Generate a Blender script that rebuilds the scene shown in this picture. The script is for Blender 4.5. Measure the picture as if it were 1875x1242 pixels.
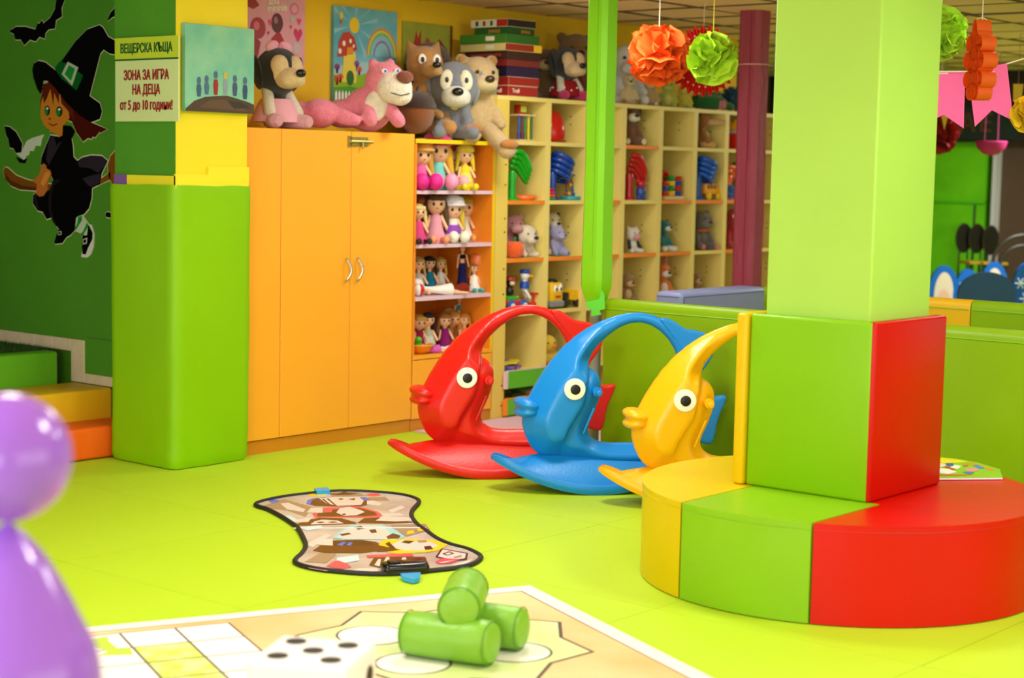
import bpy, bmesh, math, random
from mathutils import Vector, Matrix, Euler
random.seed(7)
for o in list(bpy.data.objects): bpy.data.objects.remove(o)
COL = bpy.context.scene.collection
SC = bpy.context.scene
R = math.radians
# ---------------------------------------------------------------- camera
F, CX, CY, CH = 3200.0, 937.5, 621.0, 1.5
YAW, ROLL, PITCH = R(40), 0.02, math.atan(313/3200)
_fw = Vector((math.cos(YAW), math.sin(YAW), 0)); _rt = Vector((math.sin(YAW), -math.cos(YAW), 0)); _up = Vector((0, 0, 1))
_f = _fw*math.cos(PITCH) - _up*math.sin(PITCH); _u0 = _up*math.cos(PITCH) + _fw*math.sin(PITCH)
_R = _rt*math.cos(ROLL) + _u0*math.sin(ROLL); _U = _u0*math.cos(ROLL) - _rt*math.sin(ROLL)
CAM = Vector((0, 0, CH))
cd = bpy.data.cameras.new('camera'); cam = bpy.data.objects.new('camera', cd); COL.objects.link(cam)
cam.matrix_world = Matrix((( _R.x, _U.x, -_f.x, 0), (_R.y, _U.y, -_f.y, 0), (_R.z, _U.z, -_f.z, CH), (0, 0, 0, 1)))
cd.sensor_fit = 'HORIZONTAL'; cd.sensor_width = 36.0; cd.lens = 36.0*F/1875.0; cd.clip_end = 100
cd.dof.use_dof = True; cd.dof.focus_distance = 7.6; cd.dof.aperture_fstop = 2.2
SC.camera = cam
def ray(px, py): return _f + _R*((px-CX)/F) - _U*((py-CY)/F)
def Pz(px, py, z=0.0): d = ray(px, py); return CAM + d*((z-CH)/d.z)
def Py(px, py, y): d = ray(px, py); return CAM + d*(y/d.y)
def Px(px, py, x): d = ray(px, py); return CAM + d*(x/d.x)
def dep(p): return (Vector(p)-CAM).dot(_f)
# ---------------------------------------------------------------- world, light, exposure
w = bpy.data.worlds.new('world'); SC.world = w; w.use_nodes = True
w.node_tree.nodes['Background'].inputs[0].default_value = (1.0, 0.98, 0.95, 1)
w.node_tree.nodes['Background'].inputs[1].default_value = 0.85
def area(name, loc, size, rot, power, col=(1, 1, 1)):
    l = bpy.data.lights.new(name, 'AREA'); l.shape = 'RECTANGLE'; l.size, l.size_y = size; l.energy = power; l.color = col
    o = bpy.data.objects.new(name, l); COL.objects.link(o); o.location = loc; o.rotation_euler = rot; return o
area('window_daylight', (3.5, -4.0, 1.5), (8, 2.2), (R(90), 0, 0), 110, (1.0, 0.98, 0.95))
area('rear_fill', (-3.6, 1.0, 1.4), (8, 2.3), (R(90), 0, R(-90)), 300, (1.0, 0.98, 0.96))  # unseen fill added behind the camera to brighten the ceiling and far end
SC.view_settings.view_transform = 'Standard'; SC.view_settings.look = 'None'
SC.view_settings.gamma = 1.0; SC.view_settings.exposure = 0.0; SC.view_settings.use_curve_mapping = False
# ---------------------------------------------------------------- materials
MATS = {}
def lin(h):
    h = h.lstrip('#'); c = [int(h[i:i+2], 16)/255 for i in (0, 2, 4)]
    return tuple((x/12.92 if x <= .04045 else ((x+.055)/1.055)**2.4) for x in c) + (1,)
def mat(h, rough=.5, bump=0, bscale=60, var=0, vscale=4, spec=.5, metal=0, sheen=0, h2=None, emit=0, stretch=None, trans=0):
    key = (h, rough, bump, bscale, var, vscale, spec, metal, sheen, h2, emit, stretch, trans)
    if key in MATS: return MATS[key]
    m = bpy.data.materials.new('mat_' + h.lstrip('#')); m.use_nodes = True
    nt = m.node_tree; b = nt.nodes['Principled BSDF']
    b.inputs['Base Color'].default_value = lin(h); b.inputs['Roughness'].default_value = rough
    b.inputs['Specular IOR Level'].default_value = spec; b.inputs['Metallic'].default_value = metal
    if sheen: b.inputs['Sheen Weight'].default_value = sheen; b.inputs['Sheen Roughness'].default_value = .6
    if emit: b.inputs['Emission Color'].default_value = lin(h); b.inputs['Emission Strength'].default_value = emit
    if trans: b.inputs['Transmission Weight'].default_value = trans
    if bump or var:
        tc = nt.nodes.new('ShaderNodeTexCoord'); mp = nt.nodes.new('ShaderNodeMapping'); nt.links.new(tc.outputs['Object'], mp.inputs[0])
        if stretch: mp.inputs['Scale'].default_value = stretch
    if var:
        n = nt.nodes.new('ShaderNodeTexNoise'); n.inputs['Scale'].default_value = vscale; n.inputs['Detail'].default_value = 4
        nt.links.new(mp.outputs[0], n.inputs['Vector'])
        mx = nt.nodes.new('ShaderNodeMix'); mx.data_type = 'RGBA'
        c = lin(h); d = lin(h2) if h2 else tuple(x*(1-var) for x in c[:3]) + (1,)
        mx.inputs[6].default_value = c; mx.inputs[7].default_value = d
        r = nt.nodes.new('ShaderNodeMapRange'); r.inputs[1].default_value = .35; r.inputs[2].default_value = .65
        nt.links.new(n.outputs[0], r.inputs[0]); nt.links.new(r.outputs[0], mx.inputs[0]); nt.links.new(mx.outputs[2], b.inputs['Base Color'])
    if bump:
        n2 = nt.nodes.new('ShaderNodeTexNoise'); n2.inputs['Scale'].default_value = bscale; n2.inputs['Detail'].default_value = 3
        nt.links.new(mp.outputs[0], n2.inputs['Vector'])
        bp = nt.nodes.new('ShaderNodeBump'); bp.inputs['Strength'].default_value = bump; bp.inputs['Distance'].default_value = .02
        nt.links.new(n2.outputs[0], bp.inputs['Height']); nt.links.new(bp.outputs[0], b.inputs['Normal'])
    MATS[key] = m; return m
def vinyl(h, r=.38): return mat(h, r, .12, 3.5, var=.06, vscale=2.5)
def plastic(h, r=.3): return mat(h, r)
def plush(h, var=.14): return mat(h, .95, .5, 90, var=var, vscale=30, spec=.1, sheen=.3)
def cloth(h): return mat(h, .85, .25, 120, spec=.2)
def lam(h): return mat(h, .42, .02, 200, var=.03, vscale=3)
def card(h): return mat(h, .5, 0)
# ---------------------------------------------------------------- mesh helpers
def T(loc=(0, 0, 0), rot=(0, 0, 0), sc=(1, 1, 1)):
    return Matrix.LocRotScale(Vector(loc), Euler([R(a) for a in rot]), Vector(sc))
class G:
    def __init__(s): s.bm = bmesh.new(); s.slots = []; s.cur = 0
    def m(s, material):
        if material not in s.slots: s.slots.append(material)
        s.cur = s.slots.index(material); return s
    def _mark(s, n0):
        if s.cur:
            s.bm.faces.ensure_lookup_table()
            for f in s.bm.faces[n0:]: f.material_index = s.cur
    def add(s, vs, fs, M=None):
        n0 = len(s.bm.faces); b = [s.bm.verts.new((M @ Vector(v)) if M else Vector(v)) for v in vs]
        for f in fs:
            try: s.bm.faces.new([b[i] for i in f])
            except ValueError: pass
        s._mark(n0); return s
    def box(s, c, d, rot=(0, 0, 0), bev=0, seg=2, M=None):
        n0 = len(s.bm.faces); X = T(c, rot, d)
        if M: X = M @ X
        r = bmesh.ops.create_cube(s.bm, size=1, matrix=X)
        if bev:
            es = list({e for v in r['verts'] for e in v.link_edges})
            bmesh.ops.bevel(s.bm, geom=es, offset=bev, segments=seg, affect='EDGES', profile=.5)
        s._mark(n0); return s
    def b2(s, lo, hi, bev=0, seg=2, M=None):
        return s.box([(a+b)/2 for a, b in zip(lo, hi)], [b-a for a, b in zip(lo, hi)], bev=bev, seg=seg, M=M)
    def ell(s, c, r, rot=(0, 0, 0), u=16, v=10, M=None):
        n0 = len(s.bm.faces); X = T(c, rot, r if hasattr(r, '__len__') else (r, r, r))
        if M: X = M @ X
        bmesh.ops.create_uvsphere(s.bm, u_segments=u, v_segments=v, radius=1, matrix=X); s._mark(n0); return s
    def cyl(s, c, r, h, rot=(0, 0, 0), n=20, r2=None, bev=0, M=None):
        n0 = len(s.bm.faces); X = T(c, rot)
        if M: X = M @ X
        q = bmesh.ops.create_cone(s.bm, cap_ends=True, segments=n, radius1=r, radius2=r if r2 is None else r2, depth=h, matrix=X)
        if bev:
            es = [e for e in {e for v in q['verts'] for e in v.link_edges} if any(len(f.verts) > 4 for f in e.link_faces)]
            bmesh.ops.bevel(s.bm, geom=es, offset=bev, segments=3, affect='EDGES', profile=.5)
        s._mark(n0); return s
    def tube(s, pts, r, n=10, closed=False, M=None, sq=None):
        pts = [Vector(p) for p in pts]; k = len(pts); rs = r if hasattr(r, '__len__') else [r]*k
        vs, fs = [], []; nrm = None
        for i, p in enumerate(pts):
            a = pts[(i-1) % k] if (closed or i) else p; b = pts[(i+1) % k] if (closed or i < k-1) else p
            t = (b-a).normalized()
            if nrm is None: nrm = t.orthogonal().normalized()
            nrm = (nrm - t*nrm.dot(t)).normalized(); bn = t.cross(nrm)
            for j in range(n):
                an = 2*math.pi*j/n; vs.append(p + (nrm*math.cos(an) + bn*math.sin(an))*rs[i])
        for i in range(k if closed else k-1):
            for j in range(n):
                a, b = i*n+j, i*n+(j+1) % n; c, d = ((i+1) % k)*n+(j+1) % n, ((i+1) % k)*n+j
                fs.append((a, b, c, d))
        if not closed: fs.append(tuple(range(n-1, -1, -1))); fs.append(tuple(range((k-1)*n, k*n)))
        return s.add(vs, fs, M)
    def cap(s, p0, p1, r0, r1=None, n=12, M=None):
        r1 = r0 if r1 is None else r1; p0, p1 = Vector(p0), Vector(p1); d = (p1-p0); L = d.length or 1e-6; d /= L
        pts, rs = [], []
        for a in (-88, -60, -30, 0): pts.append(p0 + d*(r0*math.sin(R(a)))); rs.append(max(r0*math.cos(R(a)), 1e-4))
        for a in (0, 30, 60, 88): pts.append(p1 + d*(r1*math.sin(R(a)))); rs.append(max(r1*math.cos(R(a)), 1e-4))
        if L < 1e-5: return s.ell(p0, r0, M=M)
        return s.tube(pts, rs, n, M=M)
    def lathe(s, prof, n=20, M=None, a0=0, a1=360):
        full = abs(a1-a0) >= 360; k = n if full else n+1; vs, fs = [], []
        for r_, z in prof:
            for j in range(k):
                an = R(a0 + (a1-a0)*j/n); vs.append((r_*math.cos(an), r_*math.sin(an), z))
        for i in range(len(prof)-1):
            for j in range(n):
                a, b = i*k+j, i*k+(j+1) % k; fs.append((a, b, b+k, a+k))
        if full:
            if prof[0][0] > 1e-4: fs.append(tuple(range(k-1, -1, -1)))
            if prof[-1][0] > 1e-4: fs.append(tuple(range((len(prof)-1)*k, len(prof)*k)))
        s.add(vs, fs, M); return s
    def prism(s, poly, z0, z1, M=None):
        n = len(poly); vs = [(x, y, z0) for x, y in poly] + [(x, y, z1) for x, y in poly]
        fs = [tuple(range(n-1, -1, -1)), tuple(range(n, 2*n))] + [(i, (i+1) % n, n+(i+1) % n, n+i) for i in range(n)]
        return s.add(vs, fs, M)
    def poly(s, pts, M=None): return s.add(pts, [tuple(range(len(pts)))], M)
    def build(s, name, material=None, parent=None, smooth=True, angle=40, loc=None, rot=None):
        bm = s.bm; bmesh.ops.remove_doubles(bm, verts=bm.verts, dist=1e-6)
        bmesh.ops.recalc_face_normals(bm, faces=bm.faces)
        big = [f for f in bm.faces if len(f.verts) > 4]
        if big: bmesh.ops.triangulate(bm, faces=big)
        me = bpy.data.meshes.new(name); bm.to_mesh(me); bm.free()
        for mm in (s.slots or [material]): me.materials.append(mm)
        if smooth:
            me.shade_smooth(); me.set_sharp_from_angle(angle=R(angle))
        return link(name, me, parent, loc, rot)
def link(name, me, parent=None, loc=None, rot=None):
    o = bpy.data.objects.new(name, me); COL.objects.link(o)
    if parent: o.parent = parent
    if loc is not None: o.location = loc
    if rot is not None: o.rotation_euler = [R(a) for a in rot]
    return o
def tag(o, label, cat, group=None, kind=None):
    o['label'] = label; o['category'] = cat
    if group: o['group'] = group
    if kind: o['kind'] = kind
    return o
def thing(name, label, cat, loc=(0, 0, 0), rz=0, sc=1, group=None):
    o = bpy.data.objects.new(name, None); COL.objects.link(o); o.empty_display_size = .1
    o.location = loc; o.rotation_euler = (0, 0, R(rz)); o.scale = (sc, sc, sc); return tag(o, label, cat, group)
def struct(o): o['kind'] = 'structure'; return o
BLOBS = []
def blob(g, name, material, parent, voxel=.03, it=4):
    o = g.build(name, material, parent, smooth=False); BLOBS.append((o, voxel, it)); return o
def finish_blobs():
    for o, vx, it in BLOBS:
        m = o.modifiers.new('r', 'REMESH'); m.mode = 'VOXEL'; m.voxel_size = vx; m.use_smooth_shade = True
        m = o.modifiers.new('s', 'SMOOTH'); m.factor = .5; m.iterations = it
    bpy.context.view_layer.update(); dg = bpy.context.evaluated_depsgraph_get(); done = []
    for o, vx, it in BLOBS: done.append((o, bpy.data.meshes.new_from_object(o.evaluated_get(dg))))
    for o, me in done:
        ms = list(o.data.materials); o.modifiers.clear(); old = o.data; o.data = me; me.materials.clear()
        for x in ms: me.materials.append(x)
        me.shade_smooth(); me.name = o.name
def text(s, size, material, parent, name='lettering', loc=(0, 0, 0), rot=(90, 0, 0), sx=1, bold=0, ext=.0008, align='CENTER'):
    c = bpy.data.curves.new(name, 'FONT'); c.body = s; c.size = size; c.align_x = align; c.align_y = 'CENTER'; c.extrude = ext; c.resolution_u = 3
    t = bpy.data.objects.new('tmp', c); COL.objects.link(t)
    me = bpy.data.meshes.new_from_object(t.evaluated_get(bpy.context.evaluated_depsgraph_get()))
    bpy.data.objects.remove(t)
    if bold:                                     # heavier strokes: the same glyphs again, shifted a little
        b = bmesh.new(); b.from_mesh(me); geo = b.verts[:] + b.edges[:] + b.faces[:]
        for k, (dx, dy) in enumerate(((bold, 0), (-bold, 0), (0, bold*.6), (0, -bold*.6))):
            n = bmesh.ops.duplicate(b, geom=geo)['geom']; bmesh.ops.translate(b, verts=[v for v in n if isinstance(v, bmesh.types.BMVert)], vec=(dx, dy, (k+1)*2e-5))
        b.to_mesh(me); b.free()
    me.materials.clear(); me.materials.append(material)
    o = link(name, me, parent, loc, rot); o.scale = (sx, 1, 1); return o
def circ(cx, cy, rx, ry=None, n=20, a0=0, a1=360):
    ry = ry or rx; full = a1-a0 >= 360; k = n if full else n+1
    return [(cx+rx*math.cos(R(a0+(a1-a0)*i/n)), cy+ry*math.sin(R(a0+(a1-a0)*i/n))) for i in range(k)]
def spline(pts, k=6, closed=False):
    P = [Vector(p) for p in pts]; n = len(P); out = []
    for i in range(n if closed else n-1):
        if closed: a, b, c, d = P[(i-1) % n], P[i], P[(i+1) % n], P[(i+2) % n]
        else: a, b, c, d = P[max(i-1, 0)], P[i], P[i+1], P[min(i+2, n-1)]
        for j in range(k):
            t = j/k; out.append(.5*((2*b)+(c-a)*t+(2*a-5*b+4*c-d)*t*t+(3*b-a-3*c+d)*t**3))
    if not closed: out.append(P[-1])
    return [tuple(v) for v in out]
# ================================================================ SETTING
YW, YF, ZC = 7.25, 6.73, 2.49
# floor: lime foam with fine raised texture
def floor_mat():
    m = bpy.data.materials.new('foam_floor'); m.use_nodes = True; nt = m.node_tree; b = nt.nodes['Principled BSDF']
    b.inputs['Roughness'].default_value = .5; b.inputs['Specular IOR Level'].default_value = .12
    tc = nt.nodes.new('ShaderNodeTexCoord')
    n = nt.nodes.new('ShaderNodeTexNoise'); n.inputs['Scale'].default_value = 1.3; n.inputs['Detail'].default_value = 6; nt.links.new(tc.outputs['Object'], n.inputs['Vector'])
    mx = nt.nodes.new('ShaderNodeMix'); mx.data_type = 'RGBA'; mx.inputs[6].default_value = lin('B0D024'); mx.inputs[7].default_value = lin('B8D732')
    nt.links.new(n.outputs[0], mx.inputs[0]); nt.links.new(mx.outputs[2], b.inputs['Base Color'])
    ck = nt.nodes.new('ShaderNodeTexChecker'); ck.inputs['Scale'].default_value = 45; nt.links.new(tc.outputs['Object'], ck.inputs['Vector'])
    bp = nt.nodes.new('ShaderNodeBump'); bp.inputs['Strength'].default_value = .35; bp.inputs['Distance'].default_value = .004
    nt.links.new(ck.outputs[1], bp.inputs['Height']); nt.links.new(bp.outputs[0], b.inputs['Normal'])
    return m
FL = floor_mat()
fl = struct(G().b2((-4, -5, -.1), (20, 9.5, -.012)).build('floor', mat('7C9A10', .8)))
# foam tiles with interlocking joints (1 m squares) as parts of the floor
TS = 1.0
def tile_mesh(inset=.0008):
    g = G(); a = TS/2-inset; g.b2((-a, -a, -.012), (a, a, 0))
    o = g.build('tile_src', FL, smooth=False); me = o.data; bpy.data.objects.remove(o); return me
_tm = tile_mesh(); far = G()
for i in range(0, 19):
    for j in range(-5, 10):
        x, y = i*TS+.35, j*TS-.1
        d = Vector((x, y, 0)) - CAM; wz = d.dot(_f); px = d.dot(_R)/max(wz, .1)*F
        if wz > 3.2 and wz < 11.5 and abs(px) < 1150 and y < 7.6:
            link('floor_tile', _tm, fl, (x, y, 0))
        else: far.b2((x-TS/2+.002, y-TS/2+.002, -.012), (x+TS/2-.002, y+TS/2-.002, 0))
fr = far.build('floor_tiles_beyond', FL, fl, smooth=False); fr['kind'] = 'stuff'
pm = tag(G().b2((7.16, 5.6, 0), (10.7, 6.72, .008), bev=.002, seg=1).build('play_mat', mat('D9B3C4', .7, .15, 150)), 'pale pink foam floor mat in front of the toy shelves', 'mat')
# ceiling
cs = struct(G().b2((-4, -5, ZC+.02), (20, 9.7, ZC+.1)).build('ceiling', mat('1E160E', .95)))
CT = mat('FFD2BC', .9, .1, 40, var=.08, vscale=2)
def ctile():
    o = G().b2((-.286, -.286, 0), (.286, .286, .018)).build('t', CT, smooth=False); me = o.data; bpy.data.objects.remove(o); return me
_ct = ctile(); rest = G().m(CT); lights = [(6, 2), (9, -1)]
cnt = 0
for i in range(-4, 40):
    for j in range(-4, 21):
        x, y = i*.6+.2, YW-.3-j*.6
        d = Vector((x, y, ZC)) - CAM; wz = d.dot(_f)
        if wz < .5: inv = False
        else:
            px = CX+d.dot(_R)/wz*F; py = CY-d.dot(_U)/wz*F
            inv = (-60 < py < 200) and ((740 < px < 1420) or (1690 < px < 1960)) and wz < 17.5
        if inv and (y < YW-.2 or x > 11) and cnt < 290:
            cnt += 1; o = link('ceiling_tile', _ct, cs, (x, y, ZC + random.uniform(-.003, .006))); o.rotation_euler = (random.gauss(0, .003), random.gauss(0, .003), 0)
        elif (y < YW-.2 or x > 11) and x < 19.8 and y > -4.8: rest.b2((x-.29, y-.29, ZC), (x+.29, y+.29, ZC+.018))
rest.build('ceiling_tiles_beyond', CT, cs, smooth=False)['kind'] = 'stuff'
GB = mat('6A543C', .8)
for j in range(0, 20):
    y = YW-j*.6; G().b2((4.0 if y < 7.2 else 11.3, y-.011, ZC-.005), (19.8, y+.011, ZC+.004)).build('grid_bar', GB, cs, smooth=False)
for i in range(8, 33):
    x = i*.6-.1; G().b2((x-.011, -4.0, ZC-.0045), (x+.011, YW-.02 if x < 11.3 else 9.5, ZC+.004)).build('grid_bar', GB, cs, smooth=False)
# ceiling light troffers (area lamps under them; the aisle one is added to brighten the shelves)
def troffer(x, y, power, label):
    t = thing('ceiling_light', label, 'ceiling light', (x, y, ZC-.012), group='recessed ceiling lights')
    g = G(); 
    for sx, sy, a, b in ((0, .285, .6, .03), (0, -.285, .6, .03), (.285, 0, .03, .54), (-.285, 0, .03, .54)): g.box((sx, sy, 0), (a, b, .02))
    g.build('frame', mat('E8E8E8', .4), t, smooth=False)
    G().box((0, 0, .004), (.54, .54, .008)).build('diffuser', mat('EAF2FF', .4, emit=6), t, smooth=False)
    a = area('lamp_light', (x, y, ZC-.03), (.54, .54), (0, 0, 0), power, (1, .97, .92)); return t
LBL_ = ('above the wardrobe side of the room', 'nearest the game mat', 'over the fish rockers', 'over the bench corner by the windows', 'over the padded enclosure', 'far off above the blue chairs', 'nearest the entrance', 'added over the aisle to brighten the toy shelves')
for i, (x, y, pw) in enumerate(((3.2, 4.55, 32), (3.2, 1.55, 32), (5.6, 4.55, 36), (5.6, 1.55, 36), (8.0, 3.35, 15), (13.4, 5.15, 110), (.8, 3.35, 24), (7.4, 5.75, 20))):
    troffer(x, y, pw, 'square recessed ceiling light ' + LBL_[i])
# back wall, pillar, witch wall
struct(G().b2((5.6, YW, 0), (11.2, YW+.12, ZC+.05)).build('wall_back', mat('F2C418', .7, .08, 30, var=.05)))
PG = mat('478A0A', .7, .1, 30, var=.1, vscale=2)
struct(G().b2((5.62, 7.0, 0), (5.74, 9.5, 2.6)).build('wall_left', PG))
struct(G().b2((3.0, 9.3, 0), (5.7, 9.42, 2.6)).build('wall_end', mat('2F6A10', .8)))
pl = struct(thing('pillar_left', '', ''))
del pl['label'], pl['category']; pl.name = 'trim_1'
g = G(); g.m(mat('4C9414', .65, .08, 40, var=.06)).poly([(5.41, 7.14, 0), (5.41, 6.67, 0), (5.41, 6.67, 2.6), (5.41, 7.14, 2.6)])
g.m(mat('F6DC12', .55, .05, 30, var=.03)).poly([(5.41, 6.67, 0), (5.86, 6.67, 0), (5.86, 6.67, 2.6), (5.41, 6.67, 2.6)])
g.poly([(5.86, 6.67, 0), (5.86, 7.3, 0), (5.86, 7.3, 2.6), (5.86, 6.67, 2.6)])
g.m(PG).poly([(5.41, 7.14, 0), (5.41, 7.14, 2.6), (5.86, 7.3, 2.6), (5.86, 7.3, 0)])
g.build('pillar_plaster', None, pl, smooth=False)
# strips between plaster and padding
G().b2((5.398, 6.658, 1.36), (5.405, 7.04, 1.43)).b2((5.398, 6.655, 1.36), (5.86, 6.668, 1.44)).b2((5.60, 6.654, 1.40), (5.862, 6.667, 1.478)).build('foam_strip', mat('EEE01E', .6), pl, smooth=False)
G().b2((5.396, 7.03, 1.375), (5.404, 7.13, 1.43)).build('foam_strip', mat('7A4FA0', .6), pl, smooth=False)
# padding wrapped round the pillar: two vinyl-covered panels sharing the corner
def pillar_pad():
    g = G(); x0, x1, y0, y1, z1 = 5.385, 5.875, 6.645, 7.16, 1.385
    prof = [(x0+.02, y1)] + [(x0, y1-.02), (x0, y0+.035), (x0+.012, y0+.01), (x0+.035, y0), (x1-.02, y0), (x1, y0+.02), (x1, y1)]
    pts = []
    for i in range(len(prof)-1):
        a, b = Vector(prof[i]), Vector(prof[i+1]); n = max(1, int((b-a).length/.03))
        for k in range(n): pts.append(tuple(a.lerp(b, k/n)))
    pts.append(prof[-1]); NZ = 50; vs, fs = [], []
    from mathutils import noise
    cx, cy = (x0+x1)/2, (y0+y1)/2
    for k in range(NZ+1):
        z = .004 + (z1-.004)*k/NZ
        for (x, y) in pts:
            am = .006*noise.noise((x*3, y*3, z*2.2)) + .016*max(0, .35-z)*noise.noise((x*9+z*8, y*9-z*8, z*5))
            e = 1 - (.03 if k in (0,) else 0) - (.012 if k == NZ else 0)
            dx, dy = (x-cx), (y-cy); L = math.hypot(dx, dy)
            vs.append((cx+dx*e+dx/L*am*1.5, cy+dy*e+dy/L*am*1.5, z + (.006*noise.noise((x*7, y*7, 1)) if k == NZ else 0)))
    n = len(pts)
    for k in range(NZ):
        for j in range(n-1): fs.append((k*n+j, k*n+j+1, (k+1)*n+j+1, (k+1)*n+j))
    fs.append(tuple(NZ*n+j for j in range(n)))
    g.add(vs, fs); return g
pp = tag(pillar_pad().build('pillar_padding', mat('86C000', .45, .15, 5, var=.05, vscale=2, spec=.25), angle=60), 'tall lime green vinyl padding wrapped around the pillar with the sign', 'padding')
# main column
col = struct(G().b2((5.53, 2.99, 0), (5.985, 3.42, ZC+.05), bev=.006, seg=1).build('column', mat('A5D14F', .6, .12, 12, var=.06, vscale=1.5)))
# far end of the room
struct(G().b2((15.6, 7.26, 0), (15.75, 9.6, 2.6)).build('wall_far', mat('78E400', .6, h2='6CD400', var=.1)))
struct(G().b2((15.57, 7.26, 1.255), (15.61, 9.6, 1.275)).build('trim_2', mat('5CD41C', .5)))
struct(G().b2((15.62, 1.5, 0), (15.8, 7.13, 2.6)).build('wall_right', mat('5A4432', .8, .1, 8, var=.1)))
struct(G().b2((17.5, 5.0, 0), (17.7, 10, 2.6)).build('wall_passage', mat('241E16', .9)))
struct(G().b2((15.45, 4.5, 1.83), (15.56, 9.6, 2.49)).build('trim_3', mat('2A1D12', .9)))
struct(G().b2((15.5, 7.13, 0), (15.72, 7.165, 1.83)).build('trim_4', mat('D8D8DC', .4)))
struct(G().b2((11.05, 7.3, 0), (11.2, 9.6, 2.6)).b2((11.05, 9.6, 0), (20, 9.7, 2.6)).build('wall_side', mat('6A5A40', .8)))
struct(G().b2((-4, -5, 0), (3.5-4.2, -4.8, 2.6)).b2((7.7, -5, 0), (20, -4.8, 2.6)).b2((-.7, -5, 0), (7.7, -4.8, .4)).build('wall_front', mat('E8E0C8', .8)))
# ================================================================ FURNITURE
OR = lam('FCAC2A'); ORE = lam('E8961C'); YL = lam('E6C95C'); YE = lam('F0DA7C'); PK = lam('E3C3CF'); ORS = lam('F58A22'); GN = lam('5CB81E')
STEEL = mat('C8C8C4', .25, metal=1.0); BRASS = mat('B8A860', .4, metal=.9); DARK = mat('1A1614', .5); BLACK = mat('0B0B0C', .4); WHITE = mat('F2F0EA', .5)
# wardrobe
wd = thing('wardrobe', 'tall orange wardrobe with two arched-handle doors next to the padded pillar', 'wardrobe', (5.9, YF, 0))
G().b2((0, .018, .075), (1.245, .5, 1.675)).b2((0, .05, 0), (1.245, .5, .075)).build('body', ORE, wd, smooth=False)
G().b2((0, .012, 0), (1.245, .05, .07)).build('plinth', lam('D08418'), wd, smooth=False)
G().b2((.002, 0, .075), (.246, .018, 1.678), bev=.002, seg=1).build('side_panel', OR, wd, smooth=False)
def arc_handle(parent, x, z0, z1, sgn=1):
    pts = [(x, -.004, z0), (x, -.016, z0+.006)] + [(x + .012*math.sin(math.pi*t/8)*sgn, -.016-.02*math.sin(math.pi*t/8), z0+.01+(z1-z0-.02)*t/8) for t in range(9)] + [(x, -.016, z1-.006), (x, -.004, z1)]
    return G().tube(pts, .006, 8).build('handle', STEEL, parent)
for x0, x1, hx in ((.25, .75, .715), (.754, 1.243, .80)):
    d = G().b2((x0, 0, .075), (x1, .018, 1.678), bev=.002, seg=1).build('door', OR, wd, smooth=False); arc_handle(d, hx, .875, 1.0)
lt = G().b2((.74, -.006, 1.6), (.87, 0, 1.65)).b2((.72, -.006, 1.595), (.745, 0, 1.655)).build('latch', BRASS, wd, smooth=False)
G().tube([(.735, -.013, 1.625), (.9, -.013, 1.625)], .008, 8).tube([(.82, -.013, 1.625), (.82, -.02, 1.585)], .006, 6).build('bolt', BRASS, lt)
G().b2((.765, -.014, 1.603), (.785, -.002, 1.647)).b2((.835, -.014, 1.603), (.855, -.002, 1.647)).build('bracket', BRASS, lt, smooth=False)
# doll shelf unit
du = thing('doll_shelf', 'open orange shelf unit full of dolls between wardrobe and cubby shelves', 'shelf unit', (7.15, YF, 0))
DZ = (.41, .742, 1.04, 1.345, 1.63)
OIN = lam('F08A1E')
G().b2((0, .02, 0), (.69, .46, .4)).b2((0, .44, .4), (.69, .46, 1.65)).b2((0, .004, .4), (.018, .45, 1.65)).b2((.668, .004, .4), (.688, .45, 1.65)).build('carcass', OIN, du, smooth=False)
G().b2((.672, 0, .41), (.69, .004, 1.65)).b2((0, -.004, 1.63), (.69, .45, 1.652)).build('edge_trim', lam('F0CC10'), du, smooth=False)
for i, z in enumerate(DZ[:4]):
    G().b2((.018 if i else 0, 0 if i else -.002, z), (.668 if i else .688, .44, z+.02)).build('shelf', PK if i else OR, du, smooth=False)
dr = G().b2((.004, 0, .07), (.686, .018, .405), bev=.002, seg=1).build('front_panel', OR, du, smooth=False)
G().b2((0, .01, 0), (.69, .03, .065)).build('plinth', lam('D08418'), du, smooth=False)
# cubby shelves
DV = [7.9, 8.328, 8.72, 9.10, 9.51, 9.915, 10.30, 10.69, 11.08]
SZ = [.25, .612, .938, 1.285, 1.64]
cu = thing('cubby_shelf', 'long cream shelf wall divided into square cubbies holding toys', 'shelf unit', (0, YF, 0))
g = G(); g.b2((7.845, 0, 0), (7.955, .4, 1.925)); g.build('end_panel', YL, cu, smooth=False)
holes = G()
for z in [.08, .2, .75, .9, 1.12, 1.2, 1.4, 1.52]: holes.cyl((7.93, -.001, z), .005, .004, (90, 0, 0), 8)
holes.build('peg_holes', DARK, cu)['kind'] = 'stuff'
for x in DV[1:]: G().b2((x-.024, 0, 0), (x+.024, .4, 1.9)).build('divider', YE, cu, smooth=False)
G().b2((7.845, -.002, 1.9), (11.1, .4, 1.925)).build('top_board', YE, cu, smooth=False)
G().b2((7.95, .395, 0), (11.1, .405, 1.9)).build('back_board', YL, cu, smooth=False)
ocol = {(0, 3): 1, (0, 2): 1, (1, 2): 1, (2, 3): 1, (2, 2): 1, (3, 4): 1, (3, 2): 1, (4, 3): 1, (4, 2): 1, (5, 3): 1, (6, 3): 1, (6, 2): 1}
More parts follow.
